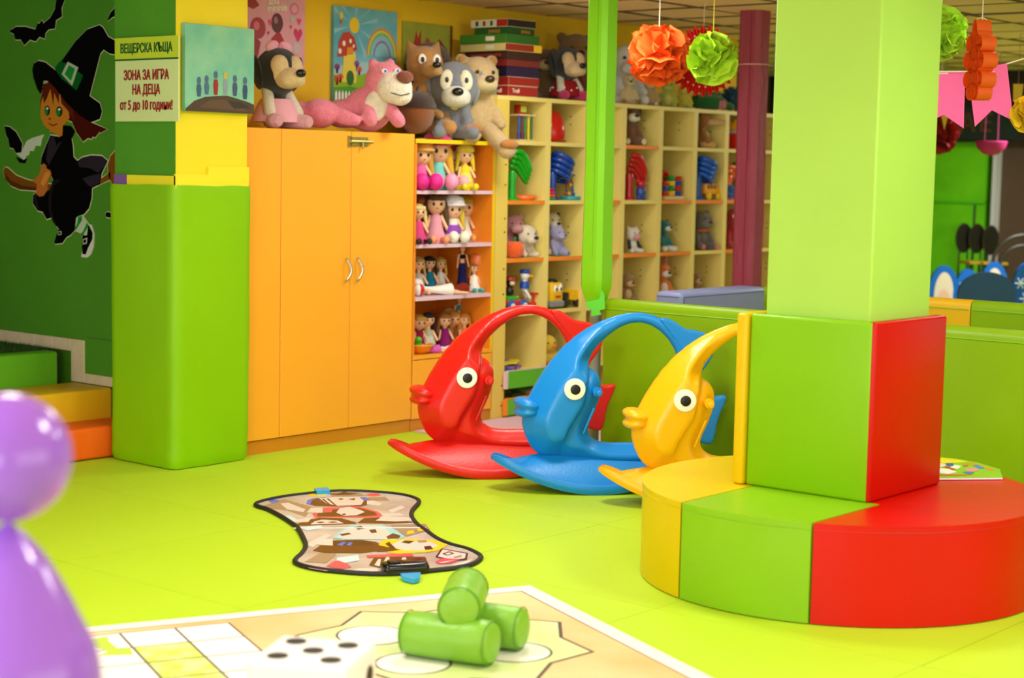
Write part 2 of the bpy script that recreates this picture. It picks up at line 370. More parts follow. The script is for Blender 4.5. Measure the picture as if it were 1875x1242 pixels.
for c in range(8):
    x0, x1 = (7.955 if c == 0 else DV[c]+.024), DV[c+1]-.024
    for r_, z in enumerate(SZ):
        o = G().b2((x0, .002, z), (x1, .39, z+.022)).build('shelf', YE, cu, smooth=False)
        G().b2((x0, -.002, z-.001), (x1, .003, z+.023)).build('edge_band', ORS if (c, r_) in ocol else YE, o, smooth=False)
    dots = G()
    for z in (.8, .84, 1.1, 1.14, 1.78, 1.83): dots.cyl((x1-.001, .12, z), .005, .003, (0, 90, 0), 6)
    dots.build('peg_holes', DARK, cu)['kind'] = 'stuff'
for c in range(2):
    x0, x1 = (7.955 if c == 0 else DV[c]+.024), DV[c+1]-.024
    if c == 0:
        for (za, zb, e) in ((.18, .285, PK), (.02, .118, ORS)):
            f_ = G().b2((7.955, -.03, za), (8.69, -.012, zb), bev=.002, seg=1).build('bin_front', GN, cu, smooth=False)
            G().b2((7.935, -.031, za), (7.956, -.01, zb)).build('edge_band', e, f_, smooth=False)
            G().b2((7.955, -.031, zb), (8.69, -.011, zb+.004)).build('edge_band', e, f_, smooth=False)
# posts
def padded_post(name, label, c, half, z0, z1, h, seamh, gather=True, n=3):
    t = thing(name, label, 'post', (c[0], c[1], 0)); g = G(); ring = []
    ch = half*.35
    base = [(-half, -half+ch), (-half+ch, -half), (half-ch, -half), (half, -half+ch), (half, half-ch), (half-ch, half), (-half+ch, half), (-half, half-ch)]
    from mathutils import noise
    vs, fs = [], []; NZ = 40
    for k in range(NZ+1):
        z = z0+(z1-z0)*k/NZ
        e = 1.0
        if gather: e = 1.12 - .12*min(1, (z-z0)/.5); e *= min(1, .62+.38*min(1, (z-z0)/.09))
        for x, y in base:
            a = 1+.05*noise.noise((x*9, y*9, z*4)); vs.append((x*e*a, y*e*a, z))
    for k in range(NZ):
        for j in range(8): fs.append((k*8+j, k*8+(j+1) % 8, (k+1)*8+(j+1) % 8, (k+1)*8+j))
    fs.append(tuple(range(7, -1, -1))); g.add(vs, fs); g.build('padding', h, t, angle=30)
    G().tube([(-half-.001, -half*.3, z0+.12), (-half-.001, -half*.3, z1)], .003, 6).build('seam', seamh, t)
    G().cyl((0, 0, z0/2), half*.5, z0+.05, n=12).build('pole', mat('8A8F80', .5), t)
    return t
gp = padded_post('padded_post', 'slim bright green vinyl-padded post rising from the end of the green barrier', (7.13, 5.425), .062, .82, 2.5, mat('80CC10', .35, .35, 7, stretch=(1, 1, .25)), vinyl('6CB00C'))
mp = padded_post('padded_post', 'maroon fabric-padded post standing right of the toy shelves', (Px(1374, 300, 9.25).x, Px(1374, 300, 9.25).y), .077, .3, 2.5, mat('9C3A50', .6, .5, 25, stretch=(1, 1, .4)), cloth('8A3044'), gather=False)
G().tube([(-.1*math.cos(a/8*math.pi*2), -.1*math.sin(a/8*math.pi*2), 2.16) for a in range(8)], .004, 6, closed=True).build('tie_cord', mat('E8A8A8', .7), mp)
# barriers
GV = mat('86AE04', .4, .3, 2.6, var=.08, vscale=1.5, spec=.3)
def barrier(label, x0, x1, y0, y1, z1, m_, name='padded_barrier', sag=0):
    t = thing(name, label, 'barrier', ((x0+x1)/2, (y0+y1)/2, 0)); a, b = (x1-x0)/2, (y1-y0)/2
    from mathutils import noise
    n, k = max(6, int((y1-y0)/.06)), 26; prof = []
    for i in range(k+1): prof.append((-a, .004 + (z1-.035-.004)*i/k))
    for i in range(1, 7): an = math.pi - math.pi*i/6; prof.append((a*math.cos(an), z1-.035+.035*math.sin(an)))
    prof.append((a, .004)); vs, fs = [], []
    for i in range(n+1):
        y = -b + 2*b*i/n
        for (x, z) in prof:
            f_ = .5*(1-math.cos(2*math.pi*min(1, max(0, z/z1))))
            dz = .012*noise.noise((y*6+z*5, z*2, x0)) + .01*noise.noise((y*2.2-z*3, z*1.5, 3))
            vs.append((x - (dz*f_ if x < 0 else 0), y, z))
    q = len(prof)
    for i in range(n):
        for j in range(q-1): fs.append((i*q+j, i*q+j+1, (i+1)*q+j+1, (i+1)*q+j))
    fs.append(tuple(range(q))); fs.append(tuple(n*q+j for j in range(q)))
    G().add(vs, fs).build('padding', m_, t, angle=50)
    G().tube([(-a-.002, -b+.01, z1-.05), (-a-.002, b-.01, z1-.05)], .0025, 6).build('seam', vinyl('8CC820'), t)
    return t
barrier('long green vinyl padded barrier behind the fish rockers and bench', 7.1, 7.2, 1.2, 5.35, .848, GV)
ya = Px(1777, 555, 8.65).y
barrier('yellow padded barrier section beyond the bench column', 8.65, 8.75, ya, 4.95, .85, vinyl('E8B414'), 'barrier_section')
barrier('green padded barrier section right of the yellow one, below the blue chairs', 8.65, 8.75, 1.5, ya-.006, .85, GV, 'barrier_section')
barrier('short green padded barrier end just behind the maroon post', 8.65, 8.75, 4.956, 5.38, .85, GV, 'barrier_section')
sb = thing('padded_bench', 'grey-blue padded bench end behind the green barrier', 'bench', (8.07, 5.34, 0))
G().b2((-.42, -.09, .004), (.42, .09, .86), bev=.03, seg=4).build('cushion', mat('8088B4', .45, .1, 6, var=.05), sb)
gg = G()
for y in (-.089,): gg.tube([(-.4, y, .835), (.4, y, .835)], .003, 6).tube([(-.4, y, .02), (-.4, y, .83)], .003, 6)
gg.tube([(-.419, -.07, .835), (-.419, .07, .835)], .003, 6).build('seam', mat('565C86', .6), sb)
fp = thing('foam_puzzle_piece', 'bright green foam puzzle scrap tied to the foot of the green post', 'foam piece', Px(1091, 558, 7.03), rz=0)
zz = [(-.045, -.02), (-.02, -.028), (-.022, -.06), (.03, -.05), (.022, -.028), (.05, -.02), (.045, .05), (.03, .075), (.02, .03), (-.05, .012)]
G().prism(zz, -.006, .006, T((0, 0, 0), (90, 0, -70))).build('foam', mat('5CD02C', .6), fp, smooth=False)
G().tube([(0, .0, .0), (.02, .01, .02), (.05, -.01, .03)], .002, 6).build('tie', WHITE, fp)
# ---------------------------------------------------------------- bench round the column
BC, BR = (5.715, 3.185), .735
def seg_poly(kind):
    cx, cy = BC; ya_, yb_ = 2.905, 3.42; e = .004; pts = []
    if kind == 'mid':
        n = 14
        for i in range(n+1):
            y = ya_+e+(yb_-ya_-2*e)*i/n; pts.append((cx-math.sqrt(BR**2-(y-cy)**2), y))
        pts += [(5.50, yb_-e), (5.50, ya_+e)]
    else:
        yy = ya_-e if kind == 'lo' else yb_+e; a = math.asin((yy-cy)/BR); n = 40
        a0, a1 = (math.pi-a, 2*math.pi+a) if kind == 'lo' else (a, math.pi-a)
        if kind == 'lo': a1 = 2*math.pi + math.asin((yb_-e-cy)/BR)
        for i in range(n+1): t = a0+(a1-a0)*i/n; pts.append((cx+BR*math.cos(t), cy+BR*math.sin(t)))
        if kind == 'lo': pts += [(6.0, yb_-e), (6.0, 2.96), (5.5, 2.96), (5.5, yy)]
    return pts
def bench(kind, h, label):
    t = thing('bench_segment', label, 'bench', (BC[0], BC[1], 0), group='segments of the round bench')
    P_ = [(x-BC[0], y-BC[1]) for x, y in seg_poly(kind)]
    g = G(); g.prism(P_, .004, .345)
    es = [e for e in g.bm.edges if len(e.link_faces) == 2 and e.calc_face_angle(0) > .6]
    bmesh.ops.bevel(g.bm, geom=es, offset=.022, segments=4, affect='EDGES', profile=.5)
    g.build('cushion', mat(h, .36, .16, 4, var=.05, vscale=3, spec=.28), t, angle=50)
    q = [(x*.999, y*.999, .322) for x, y in P_]
    G().tube([(x*1.001, y*1.001, z) for x, y, z in q], .0018, 5, closed=True).build('seam', mat(h, .6, var=.2), t)
bench('mid', '84B912', 'lime green vinyl seat section of the round bench between yellow and red')
bench('lo', 'CC0A00', 'wide curved red vinyl seat section of the round bench')
bench('hi', 'D8BC00', 'yellow curved vinyl seat section of the round bench beside the fish rockers')
def colpad(lo, hi, h, label):
    t = thing('column_pad', label, 'pad', ((lo[0]+hi[0])/2, (lo[1]+hi[1])/2, lo[2]))
    s = [(b-a)/2 for a, b in zip(lo, hi)]
    G().b2((-s[0], -s[1], 0), (s[0], s[1], 2*s[2]), bev=.012, seg=3).build('cushion', mat(h, .38, .14, 4, var=.05, vscale=3, spec=.25), t)
colpad((5.482, 2.952, .345), (5.528, 3.455, .985), '7EB800', 'green vinyl backrest pad on the column above the green seat')
colpad((5.486, 2.94, .345), (6.035, 2.988, .985), 'C00A00', 'red vinyl backrest pad on the column above the red seat')
colpad((5.466, 3.458, .345), (6.03, 3.505, .985), 'DCB800', 'yellow vinyl backrest pad seen edge-on at the left side of the column')
# ---------------------------------------------------------------- fish rockers
K = .000915
EZ, ES = .49, -.125
def fp_(pts, o=(922, 475), k=K): return [((x-o[0])*k+ES, EZ+(o[1]-y)*k) for x, y in pts]
FACE = fp_(spline([(885, 828), (800, 835), (745, 805), (708, 750), (685, 690), (680, 635), (690, 585), (715, 525), (760, 440), (820, 350), (900, 262), (980, 200), (1045, 160), (1090, 143), (1108, 190), (1070, 238), (1035, 300), (1000, 400), (986, 470), (975, 545), (935, 620), (895, 690), (878, 760)], 3, True))
LOBE = fp_(spline([(975, 400), (1005, 380), (1045, 392), (1076, 430), (1088, 480), (1077, 545), (1052, 615), (1028, 668), (1022, 708), (1045, 745), (1100, 765), (1200, 772), (1320, 768), (1430, 745), (1500, 715), (1540, 760), (1520, 850), (1400, 890), (1240, 900), (1100, 890), (980, 860), (880, 835), (850, 780), (880, 680), (930, 560)], 3, True))
ARCH = [(950, 320, 62), (985, 268, 60), (1035, 222, 50), (1095, 180, 41), (1160, 145, 33), (1230, 124, 27), (1290, 121, 26), (1350, 135, 27), (1410, 167, 29), (1460, 212, 31), (1500, 270, 32), (1528, 340, 33), (1542, 420, 35), (1545, 500, 38), (1540, 600, 44), (1525, 690, 52), (1490, 770, 56)]
FIN = fp_(spline([(1385, 125), (1440, 128), (1480, 150), (1520, 176), (1580, 187), (1630, 200), (1666, 228), (1678, 285), (1655, 345), (1615, 402), (1585, 450), (1545, 450), (1525, 350), (1480, 255), (1410, 165)], 3, True))
TAIL = fp_([(692, 40), (740, 55), (790, 48), (800, 35), (790, 75), (752, 165), (735, 270), (718, 292), (690, 290), (640, 268), (620, 180), (640, 80)], (0, 0), .000958)
def XZ(y): return Matrix(((1, 0, 0, 0), (0, 0, -1, 0), (0, 1, 0, 0), (0, 0, 0, 1)))
def flatp(g, poly, hw): g.prism(poly, -hw, hw, XZ(0))
DC = {}
def dome(g, poly, h0, h1, D, c=.006, skip=None):
    if id(poly) in DC: return g.add(*DC[id(poly)])
    n = len(poly); xs = [p[0] for p in poly]; zs = [p[1] for p in poly]; vs, fs = [], []
    x = min(xs)
    while x < max(xs):
        z = min(zs)
        while z < max(zs):
            px, pz = x+c/2, z+c/2; ins = False; dm_ = 9
            for i in range(n):
                (x0, z0), (x1, z1) = poly[i], poly[(i+1) % n]
                if (z0 > pz) != (z1 > pz) and px < (x1-x0)*(pz-z0)/(z1-z0)+x0: ins = not ins
                if skip and skip((x0+x1)/2, (z0+z1)/2): continue
                ex, ez = x1-x0, z1-z0; L2 = ex*ex+ez*ez or 1e-9; t_ = max(0, min(1, ((px-x0)*ex+(pz-z0)*ez)/L2)); dm_ = min(dm_, math.hypot(px-x0-t_*ex, pz-z0-t_*ez))
            if ins:
                q_ = min(1, dm_/D); h = min(h0+(h1-h0)*math.sqrt(max(0, 1-(1-q_)**2)), .016+1.15*dm_); b_ = len(vs); e = c*.52
                for yy in (-h, h): vs += [(px-e, yy, pz-e), (px+e, yy, pz-e), (px+e, yy, pz+e), (px-e, yy, pz+e)]
                fs += [tuple(b_+i for i in f) for f in ((0, 1, 2, 3), (7, 6, 5, 4), (0, 4, 5, 1), (1, 5, 6, 2), (2, 6, 7, 3), (3, 7, 4, 0))]
            z += c
        x += c
    DC[id(poly)] = (vs, fs); g.add(vs, fs)
def make_fish(label, loc, h, rz, sc):
    t = thing('fish_rocker', label, 'rocking toy', loc, rz, sc, group='fish rockers')
    pm_ = mat(h, .32, .03, 60, spec=.5)
    g = G(); dome(g, FACE, .03, .126, .1, skip=lambda x, z: z < .62 and x > -.165); dome(g, LOBE, .03, .09, .045, skip=lambda x, z: x < -.075 and z > .17)
    path = [Vector(((x-922)*K+ES, 0, EZ+(475-y)*K)) for x, y, r_ in ARCH]
    g.tube(path, [max(.026, r_*K*1.08) for x, y, r_ in ARCH], 16)
    blob(g, 'body', pm_, t, .0075, 22)
    g = G(); flatp(g, FIN, .032); blob(g, 'dorsal_fin', pm_, t, .008, 5)
    g = G(); flatp(g, TAIL, .032); blob(g, 'tail_fin', pm_, t, .008, 5)
    # rocker board
    secs = []; N = 44
    for i in range(N+1):
        u = -1+2*i/N; s = u*.49; zb = .62*s*s
        taper = math.sqrt(max(0, 1-abs(u)**14))
        w_ = (.07+.11*(1-u*u)**1.1)*max(.12, taper); th = .048*max(.3, taper)
        up_ = .145*max(0, 1-(u*1.2)**2)
        secs.append([(s, -w_*.94, zb), (s, -w_, zb+th*.4), (s, -w_*.985, zb+th*.8), (s, -w_*.93, zb+th), (s, -w_*.86, zb+th*.75), (s, -w_*.8, zb+th*.7+up_*.02), (s, -w_*.55, zb+th*.8+up_*.62), (s, 0, zb+th*.9+up_),
                     (s, w_*.55, zb+th*.8+up_*.62), (s, w_*.8, zb+th*.7+up_*.02), (s, w_*.86, zb+th*.75), (s, w_*.93, zb+th), (s, w_*.985, zb+th*.8), (s, w_, zb+th*.4), (s, w_*.94, zb)])
    q = len(secs[0]); vs = [v for s_ in secs for v in s_]; fs = []
    for i in range(N):
        for j in range(q): fs.append((i*q+j, i*q+(j+1) % q, (i+1)*q+(j+1) % q, (i+1)*q+j))
    fs += [tuple(range(q)), tuple(N*q+j for j in range(q))]
    G().add(vs, fs).build('rocker_base', mat(h, .38, .06, 90), t, angle=38)
    g = G()
    for (a, rr, ro) in (((706, 566), (.068, .1, .03), 12), ((703, 604), (.062, .094, .028), -3)):
        (x0, z0), = fp_([a]); g.ell((x0, 0, z0), rr, (0, ro, 0), u=24, v=14)
    blob(g, 'mouth', pm_, t, .007, 3)
    for sy in (-1, 1):
        ey = G().cyl((ES, sy*.127, EZ), .0505, .012, (90, 0, 0), 32, bev=.004).build('eye', mat('F1F0E0', .35), t)
        G().ell((ES+.002, sy*.133, EZ-.001), (.024, .006, .024), u=20, v=12).build('pupil', BLACK, ey)
        (hx, hz), = fp_([(1045, 492)])
        gr = G().cyl((hx, sy*.095, hz), .022, .03, (90, 0, 0), 20).cyl((hx+.004, sy*.116, hz-.004), .014, .04, (90, 0, 0), 20, bev=.006).build('hand_grip', pm_, t)
        (ax, az), (bx_, bz) = fp_([(1032, 580), (982, 705)])
        G().cap((ax, sy*.088, az), (bx_, sy*.088, bz), .0045).build('moulded_ridge', pm_, t)
    return t
PSI = 10
def fish_at(px, py, label, h, sc=1.0, psi=PSI):
    p = Pz(px, py, 0); p = p + _fw*.15; p.z = 0.0
    return make_fish(label, p, h, -50+psi, sc)
fish_at(890, 877, 'red fish-shaped plastic rocker nearest the doll shelf', 'E01C14')
fish_at(1088, 906, 'blue fish-shaped plastic rocker in the middle of the three', '0C86DA')
fish_at(1298, 936, 'yellow fish-shaped plastic rocker half hidden by the round bench', 'F4B404', psi=3)
# ---------------------------------------------------------------- dance mat
dmp = [(470, 925), (500, 917), (545, 910), (622, 903), (700, 906), (742, 911), (764, 918), (766, 925), (755, 938), (754, 950), (765, 965), (782, 977), (800, 990), (825, 1001), (855, 1009), (876, 1019), (880, 1026), (865, 1037), (835, 1044), (790, 1049), (740, 1054), (680, 1055), (620, 1051), (575, 1045), (548, 1038), (540, 1030), (552, 1018), (560, 1004), (556, 990), (545, 970), (535, 962), (515, 949), (490, 936), (473, 931)]
DM = [Pz(x, y)[:2] for x, y in dmp]
dcx, dcy = sum(p[0] for p in DM)/len(DM), sum(p[1] for p in DM)/len(DM)
dm = thing('dance_mat', 'waisted vinyl dance mat with graffiti print and black rim on the lime floor', 'mat', (dcx, dcy, 0))
DL = [(x-dcx, y-dcy) for x, y in DM]
G().prism([(x, y) for x, y in DL], .001, .008).build('sheet', mat('A89C90', .3, 0, var=.3, vscale=3.5, h2='CCC4BC'), dm, smooth=False)
G().tube([(x, y, .007) for x, y in [p[:2] for p in spline([(a, b, 0) for a, b in DL], 3, True)]], .0105, 8, closed=True).build('rim', mat('14110F', .6), dm)
def dz_(pts, z=.0): return [(Pz(x, y)[0]-dcx, Pz(x, y)[1]-dcy, .0082+z) for x, y in pts]
def cr(pts): return [(450+x*.176, 880+y*.176) for x, y in pts]     # upper close-up
def cl(pts): return [(440+x*.2453, 960+y*.2453) for x, y in pts]   # lower close-up
pr = G(); BR_, TA, WHT, PNK, YEL, BLU, CYA, BLK, LBL = [mat(c, .3) for c in ('4A2A14', '98866E', 'D6D0CA', 'E84C62', 'F0CC14', '2C6CD8', '8CD4DC', '1E1814', 'C2E4EC')]
def patch(m_, pts, z): pr.m(m_).poly(dz_(pts, z))
for k_, (m_, pts) in enumerate([
    (TA, cr([(130, 300), (400, 215), (700, 300), (620, 400), (420, 330)])), (WHT, cr([(360, 260), (440, 250), (620, 320), (600, 350), (430, 320)])), (TA, cr([(1150, 200), (1450, 190), (1500, 230), (1300, 235)])),
    (LBL, cr([(400, 380), (470, 390), (560, 440), (500, 470)])), (TA, cr([(860, 150), (1150, 140), (1250, 180), (900, 190)])), (WHT, cr([(1480, 330), (1620, 280), (1660, 300), (1520, 360)])), (WHT, cr([(1400, 370), (1600, 360), (1650, 385), (1450, 395)])),
    (YEL, cr([tuple(p) for p in circ(750, 168, 100, 24, 14)])), (PNK, cr([(1240, 175), (1290, 155), (1380, 155), (1410, 175), (1320, 185)])), (BLU, cr([(235, 230), (290, 215), (355, 228), (330, 252), (270, 256)])),
    (BR_, cr([(860, 160), (960, 155), (1020, 135), (1080, 150), (1170, 155), (1090, 168), (940, 172)])),
    (BLU, cr([(630, 265), (640, 225), (700, 205), (760, 200), (700, 240), (690, 280)])), (BR_, cr([(670, 270), (690, 225), (770, 200), (900, 190), (1180, 195), (1250, 220), (1290, 270), (1200, 290), (900, 290), (720, 285)])),
    (WHT, cr([(760, 205), (930, 190), (1180, 195), (1230, 230), (1200, 275), (960, 285), (840, 260)])), (BLU, cr([(1190, 195), (1250, 195), (1285, 222), (1220, 228)])), (WHT, cr([(1260, 235), (1330, 228), (1420, 262), (1390, 285), (1260, 270)])),
    (BR_, cr([(790, 215), (810, 212), (900, 285), (880, 285)])), (BR_, cr([(840, 210), (860, 208), (950, 285), (930, 285)])), (BLK, cr([(960, 210), (1000, 205), (1020, 215), (980, 222)])), (BLK, cr([(1060, 215), (1140, 205), (1130, 225)])),
    (PNK, cr([(690, 370), (800, 305), (1180, 292), (1370, 345), (1420, 380), (1380, 408), (720, 405)])), (BR_, cr([(740, 372), (810, 330), (1170, 305), (1340, 350), (1370, 382), (1240, 395), (750, 398)])),
    (WHT, cr([(630, 355), (680, 305), (800, 305), (800, 358)])), (PNK, cr([(805, 305), (895, 300), (900, 352), (805, 355)])), (WHT, cr([(940, 355), (980, 310), (1080, 295), (1200, 330), (1240, 350), (1150, 385), (1020, 390)])), (BLK, cr([(1000, 370), (1040, 365), (1040, 380), (1010, 385)])),
    (BR_, cr([(500, 490), (620, 440), (760, 410), (1000, 415), (1150, 460), (1150, 472), (600, 492)])), (WHT, cr([(500, 460), (520, 430), (690, 405), (650, 455)])), (WHT, cr([(670, 480), (720, 445), (800, 430), (960, 440), (1020, 470)])), (BR_, cr([(730, 458), (790, 450), (830, 460), (770, 468)])), (BR_, cr([(850, 455), (920, 448), (960, 458), (890, 465)])),
    (BR_, cr([(1160, 465), (1230, 415), (1400, 410), (1640, 440), (1760, 460), (1500, 470)])), (WHT, cr([(1350, 440), (1430, 395), (1700, 405), (1780, 440), (1560, 450)])),
    (LBL, cl([(430, 40), (600, 25), (620, 45), (500, 65)])), (WHT, cl([(480, 170), (640, 90), (680, 100), (540, 190)])), (TA, cl([(480, 300), (600, 230), (720, 240), (640, 310)])), (TA, cl([(1120, 20), (1380, 15), (1420, 60), (1240, 110), (1150, 60)])),
    (CYA, cl([(690, 120), (740, 70), (830, 25), (1060, 20), (1160, 60), (1230, 110), (1160, 132), (760, 132)])), (WHT, cl([(720, 115), (770, 65), (900, 25), (1050, 28), (1120, 80), (1100, 128), (800, 128)])), (BR_, cl([(1090, 110), (1140, 85), (1200, 105), (1180, 125), (1100, 128)])), (BLK, cl([(850, 40), (900, 30), (930, 50), (880, 60)])), (BLK, cl([(960, 60), (1010, 55), (1020, 80), (980, 85)])), (BLK, cl([(740, 92), (810, 82), (830, 92), (760, 106)])),
    (YEL, cl([(1250, 70), (1290, 62), (1300, 85), (1240, 92)])), (YEL, cl([(1320, 50), (1370, 44), (1390, 60), (1330, 72)])),
    (BR_, cl([(540, 215), (600, 175), (700, 140), (900, 135), (1010, 150), (1080, 185), (1060, 215), (900, 235), (640, 232)])), (BLK, cl([(690, 140), (920, 140), (1000, 160), (980, 180), (700, 178)])), (WHT, cl([(550, 170), (610, 125), (690, 128), (690, 178)])), (BLU, cl([(720, 170), (770, 150), (790, 155), (760, 180)])), (BLU, cl([(790, 172), (820, 152), (840, 158), (820, 180)])),
    (BR_, cl([(1010, 180), (1180, 178), (1240, 220), (1020, 225)])), (YEL, cl([(1030, 175), (1070, 135), (1220, 130), (1440, 135), (1550, 170), (1480, 215), (1380, 230), (1180, 240), (1080, 228), (1200, 210)])), (WHT, cl([(1110, 180), (1190, 140), (1420, 150), (1480, 180), (1380, 215), (1220, 215)])), (BLK, cl([(1200, 155), (1230, 140), (1300, 145), (1260, 165)])), (BLK, cl([(1370, 185), (1420, 180), (1440, 205), (1380, 212)])), (BLK, cl([(1080, 165), (1110, 150), (1160, 200), (1130, 205)])), (TA, cl([(1320, 140), (1390, 138), (1390, 155), (1330, 158)])),
    (PNK, cl([(940, 250), (1280, 235), (1295, 258), (950, 270)])), (BR_, cl([(960, 325), (1000, 268), (1380, 262), (1400, 310), (1300, 330), (1040, 345)])), (WHT, cl([(1060, 320), (1090, 265), (1110, 265), (1120, 298), (1200, 295), (1210, 268), (1235, 268), (1250, 310), (1100, 318)])), (WHT, cl([(1000, 325), (1030, 280), (1050, 280), (1040, 335)])), (BLK, cl([(1280, 290), (1330, 270), (1370, 305), (1300, 310)])),
    (LBL, cl([(720, 270), (880, 250), (890, 290), (780, 310), (720, 295)])), (PNK, cl([(640, 335), (690, 300), (730, 290), (800, 315), (830, 340), (760, 355)])), (mat('EDB4B8', .3), cl([(440, 315), (560, 325), (720, 360), (640, 370), (520, 350)])), (WHT, cl([(800, 375), (880, 350), (1030, 350), (1030, 380)])),
    (BLK, cl([(1455, 265), (1500, 200), (1700, 235), (1690, 285), (1600, 295)])), (WHT, cl([(1475, 262), (1510, 208), (1685, 240), (1675, 275), (1590, 285)])), (TA, cl([(1590, 265), (1650, 250), (1655, 265), (1600, 275)])), (BLK, cl([(1505, 240), (1560, 222), (1600, 240), (1540, 255)])), (WHT, cl([(1525, 240), (1560, 230), (1580, 240), (1545, 248)])), (PNK, cl([(1455, 300), (1500, 275), (1640, 280), (1580, 310), (1480, 318)])), (WHT, cl([(1480, 305), (1510, 302), (1610, 285), (1510, 312)])), (WHT, cl([(1560, 330), (1700, 290), (1740, 280), (1680, 330)]))]):
    patch(m_, pts, k_*.00003)
pr.build('print', None, dm, smooth=False)
sm = dz_([(537, 972), (780, 971)]); G().tube([(x, y, .0095) for x, y, z in sm], .003, 6).build('fold_seam', mat('D8CCC8', .4), dm)
ma, mb = Pz(700, 1052), Pz(782, 1047); mc = (ma+mb)/2; ang = math.degrees(math.atan2((mb-ma).y, (mb-ma).x))
ct = G().box((mc.x-dcx, mc.y-dcy, .022), ((mb-ma).length*1.02, .085, .042), (0, 0, ang), bev=.02, seg=4).build('control_box', mat('0E0D0D', .2), dm)
G().cyl((ma.x*.75+mb.x*.25-dcx, ma.y*.75+mb.y*.25-dcy, .046), .026, .008, n=20, bev=.003).build('knob', mat('181616', .15), ct)
G().box((mc.x*1.0-dcx+.03*math.cos(R(ang)), mc.y-dcy+.03*math.sin(R(ang)), .0445), (.08, .04, .003), (0, 0, ang), bev=.001).build('display', mat('3C2418', .2), ct)
tb = dz_([(733, 1060), (770, 1058), (768, 1068), (757, 1071), (738, 1066)]); G().prism([(x, y) for x, y, z in tb], .004, .02).build('blue_tab', plastic('1CA0E0'), dm, smooth=False)
tb = dz_([(575, 904), (600, 902), (604, 908), (580, 909)]); G().prism([(x, y) for x, y, z in tb], .002, .025).build('blue_tab', plastic('1CA0E0'), dm, smooth=False)
# ---------------------------------------------------------------- ludo mat, cushions, die
LC = Vector((4.785, 3.908)); LA = math.degrees(math.atan2(.412, -.911))
lm = thing('board_game_mat', 'giant cloth board game mat with orange field and white squares', 'mat', (LC.x, LC.y, 0), LA)
# local x runs along the far edge (to the left), local -y... y towards the camera
BW = 2.86
G().b2((0, 0, .001), (BW, BW, .006)).build('cloth', mat('ECE8DC', .7, .1, 30), lm, smooth=False)
gp_ = G(); FO = mat('F4D2A0', .7, 0, var=.25, vscale=1.4, h2='F4AE6C'); FG = mat('DDE6AE', .7, var=.2, vscale=5, h2='CCE090'); LN = mat('5A4A42', .7); CW = mat('F0F0E6', .7); CG = mat('C2D83C', .7, var=.3, vscale=14, h2='E4EC9A')
def q(m_, x0, y0, x1, y1, z): gp_.m(m_).poly([(x0, y0, z), (x1, y0, z), (x1, y1, z), (x0, y1, z)])
q(LN, .065, .065, BW-.065, BW-.065, .0064); q(FO, .072, .072, BW-.072, BW-.072, .0067)
cs_ = .178; gx = 1.15; gy = .115
for r_ in range(6):
    for c in range(3):
        x0, y0 = gx+c*cs_, gy+r_*cs_
        q(LN, x0-.004, y0-.004, x0+cs_+.004, y0+cs_+.004, .0069+.00001*(r_*3+c)); q(CG if c == 1 and r_ >= 1 else CW, x0+.004, y0+.004, x0+cs_-.004, y0+cs_-.004, .0073+.00001*(r_*3+c))
gp_.m(mat('B9D440', .7)).poly([(x, y, .0078) for x, y in [(gx+2.25*cs_, gy+.15*cs_), (gx+2.75*cs_, gy+.25*cs_), (gx+2.65*cs_, gy+.55*cs_), (gx+2.45*cs_, gy+1.1*cs_), (gx+2.65*cs_, gy+1.3*cs_), (gx+2.1*cs_, gy+1.45*cs_), (gx+2.05*cs_, gy+1.0*cs_), (gx+2.25*cs_, gy+1.02*cs_), (gx+2.3*cs_, gy+.5*cs_)]])
SX, SY, SR = .60, .60, .47
def star(rr, z, m_):
    pts = []
    for i in range(8):
        a = R(45*i+12); b = R(45*i+12+22.5); pts.append((SX+rr*math.cos(a)*1.0, SY+rr*math.sin(a), z)); pts.append((SX+rr*.82*math.cos(b), SY+rr*.82*math.sin(b), z))
    gp_.m(m_).poly(pts)
star(SR+.012, .0070, LN); star(SR-.004, .0074, FG)
for a, b in ((-.17, -.17), (.17, -.17), (-.17, .17), (.17, .17)):
    gp_.m(LN).poly([(x, y, .0077) for x, y in circ(SX+a, SY+b, .118, n=28)]); gp_.m(CW).poly([(x, y, .008) for x, y in circ(SX+a, SY+b, .11, n=28)])
gp_.build('print', None, lm, smooth=False)
def cushion(label, p, ax, L, r_, tilt=0, z=None):
    t = thing('cushion_roll', label, 'cushion', p, ax, group='green cylinder cushions on the game mat')
    prof = [(.012, -L/2-.012), (r_*.5, -L/2-.008), (r_*.85, -L/2-.002), (r_*.97, -L/2+.014), (r_, -L/2+.04), (r_*1.01, 0), (r_, L/2-.04), (r_*.97, L/2-.014), (r_*.85, L/2+.002), (r_*.5, L/2+.008), (.012, L/2+.012)]
    G().lathe(prof, 28, T((0, 0, 0), (0, 90-tilt, 0))).build('cover', mat('7CB830', .42, .3, 18), t)
    for s in (-1, 1): G().tube([(s*(L/2-.006), r_*.985*math.cos(a*math.pi/12), r_*.985*math.sin(a*math.pi/12)) for a in range(24)], .0022, 5, closed=True, M=T((0, 0, 0), (0, -tilt, 0))).build('seam', mat('5E9A20', .6), t)
    return t
CR_ = .068
p1_ = Pz(742, 1175, .0)+Vector((0, 0, 0)); 
ca = Pz(758, 1160, CR_+.008); cb = Pz(888, 1178, CR_+.008); A0 = math.degrees(math.atan2((cb-ca).y, (cb-ca).x))
cm = (ca+cb)/2; cushion('front green cylinder cushion lying on the game mat', (cm.x, cm.y, CR_+.01), A0, (cb-ca).length+.05, CR_)
ca2 = Pz(800, 1125, CR_+.008); cb2 = Pz(915, 1160, CR_+.008); A1 = math.degrees(math.atan2((cb2-ca2).y, (cb2-ca2).x))
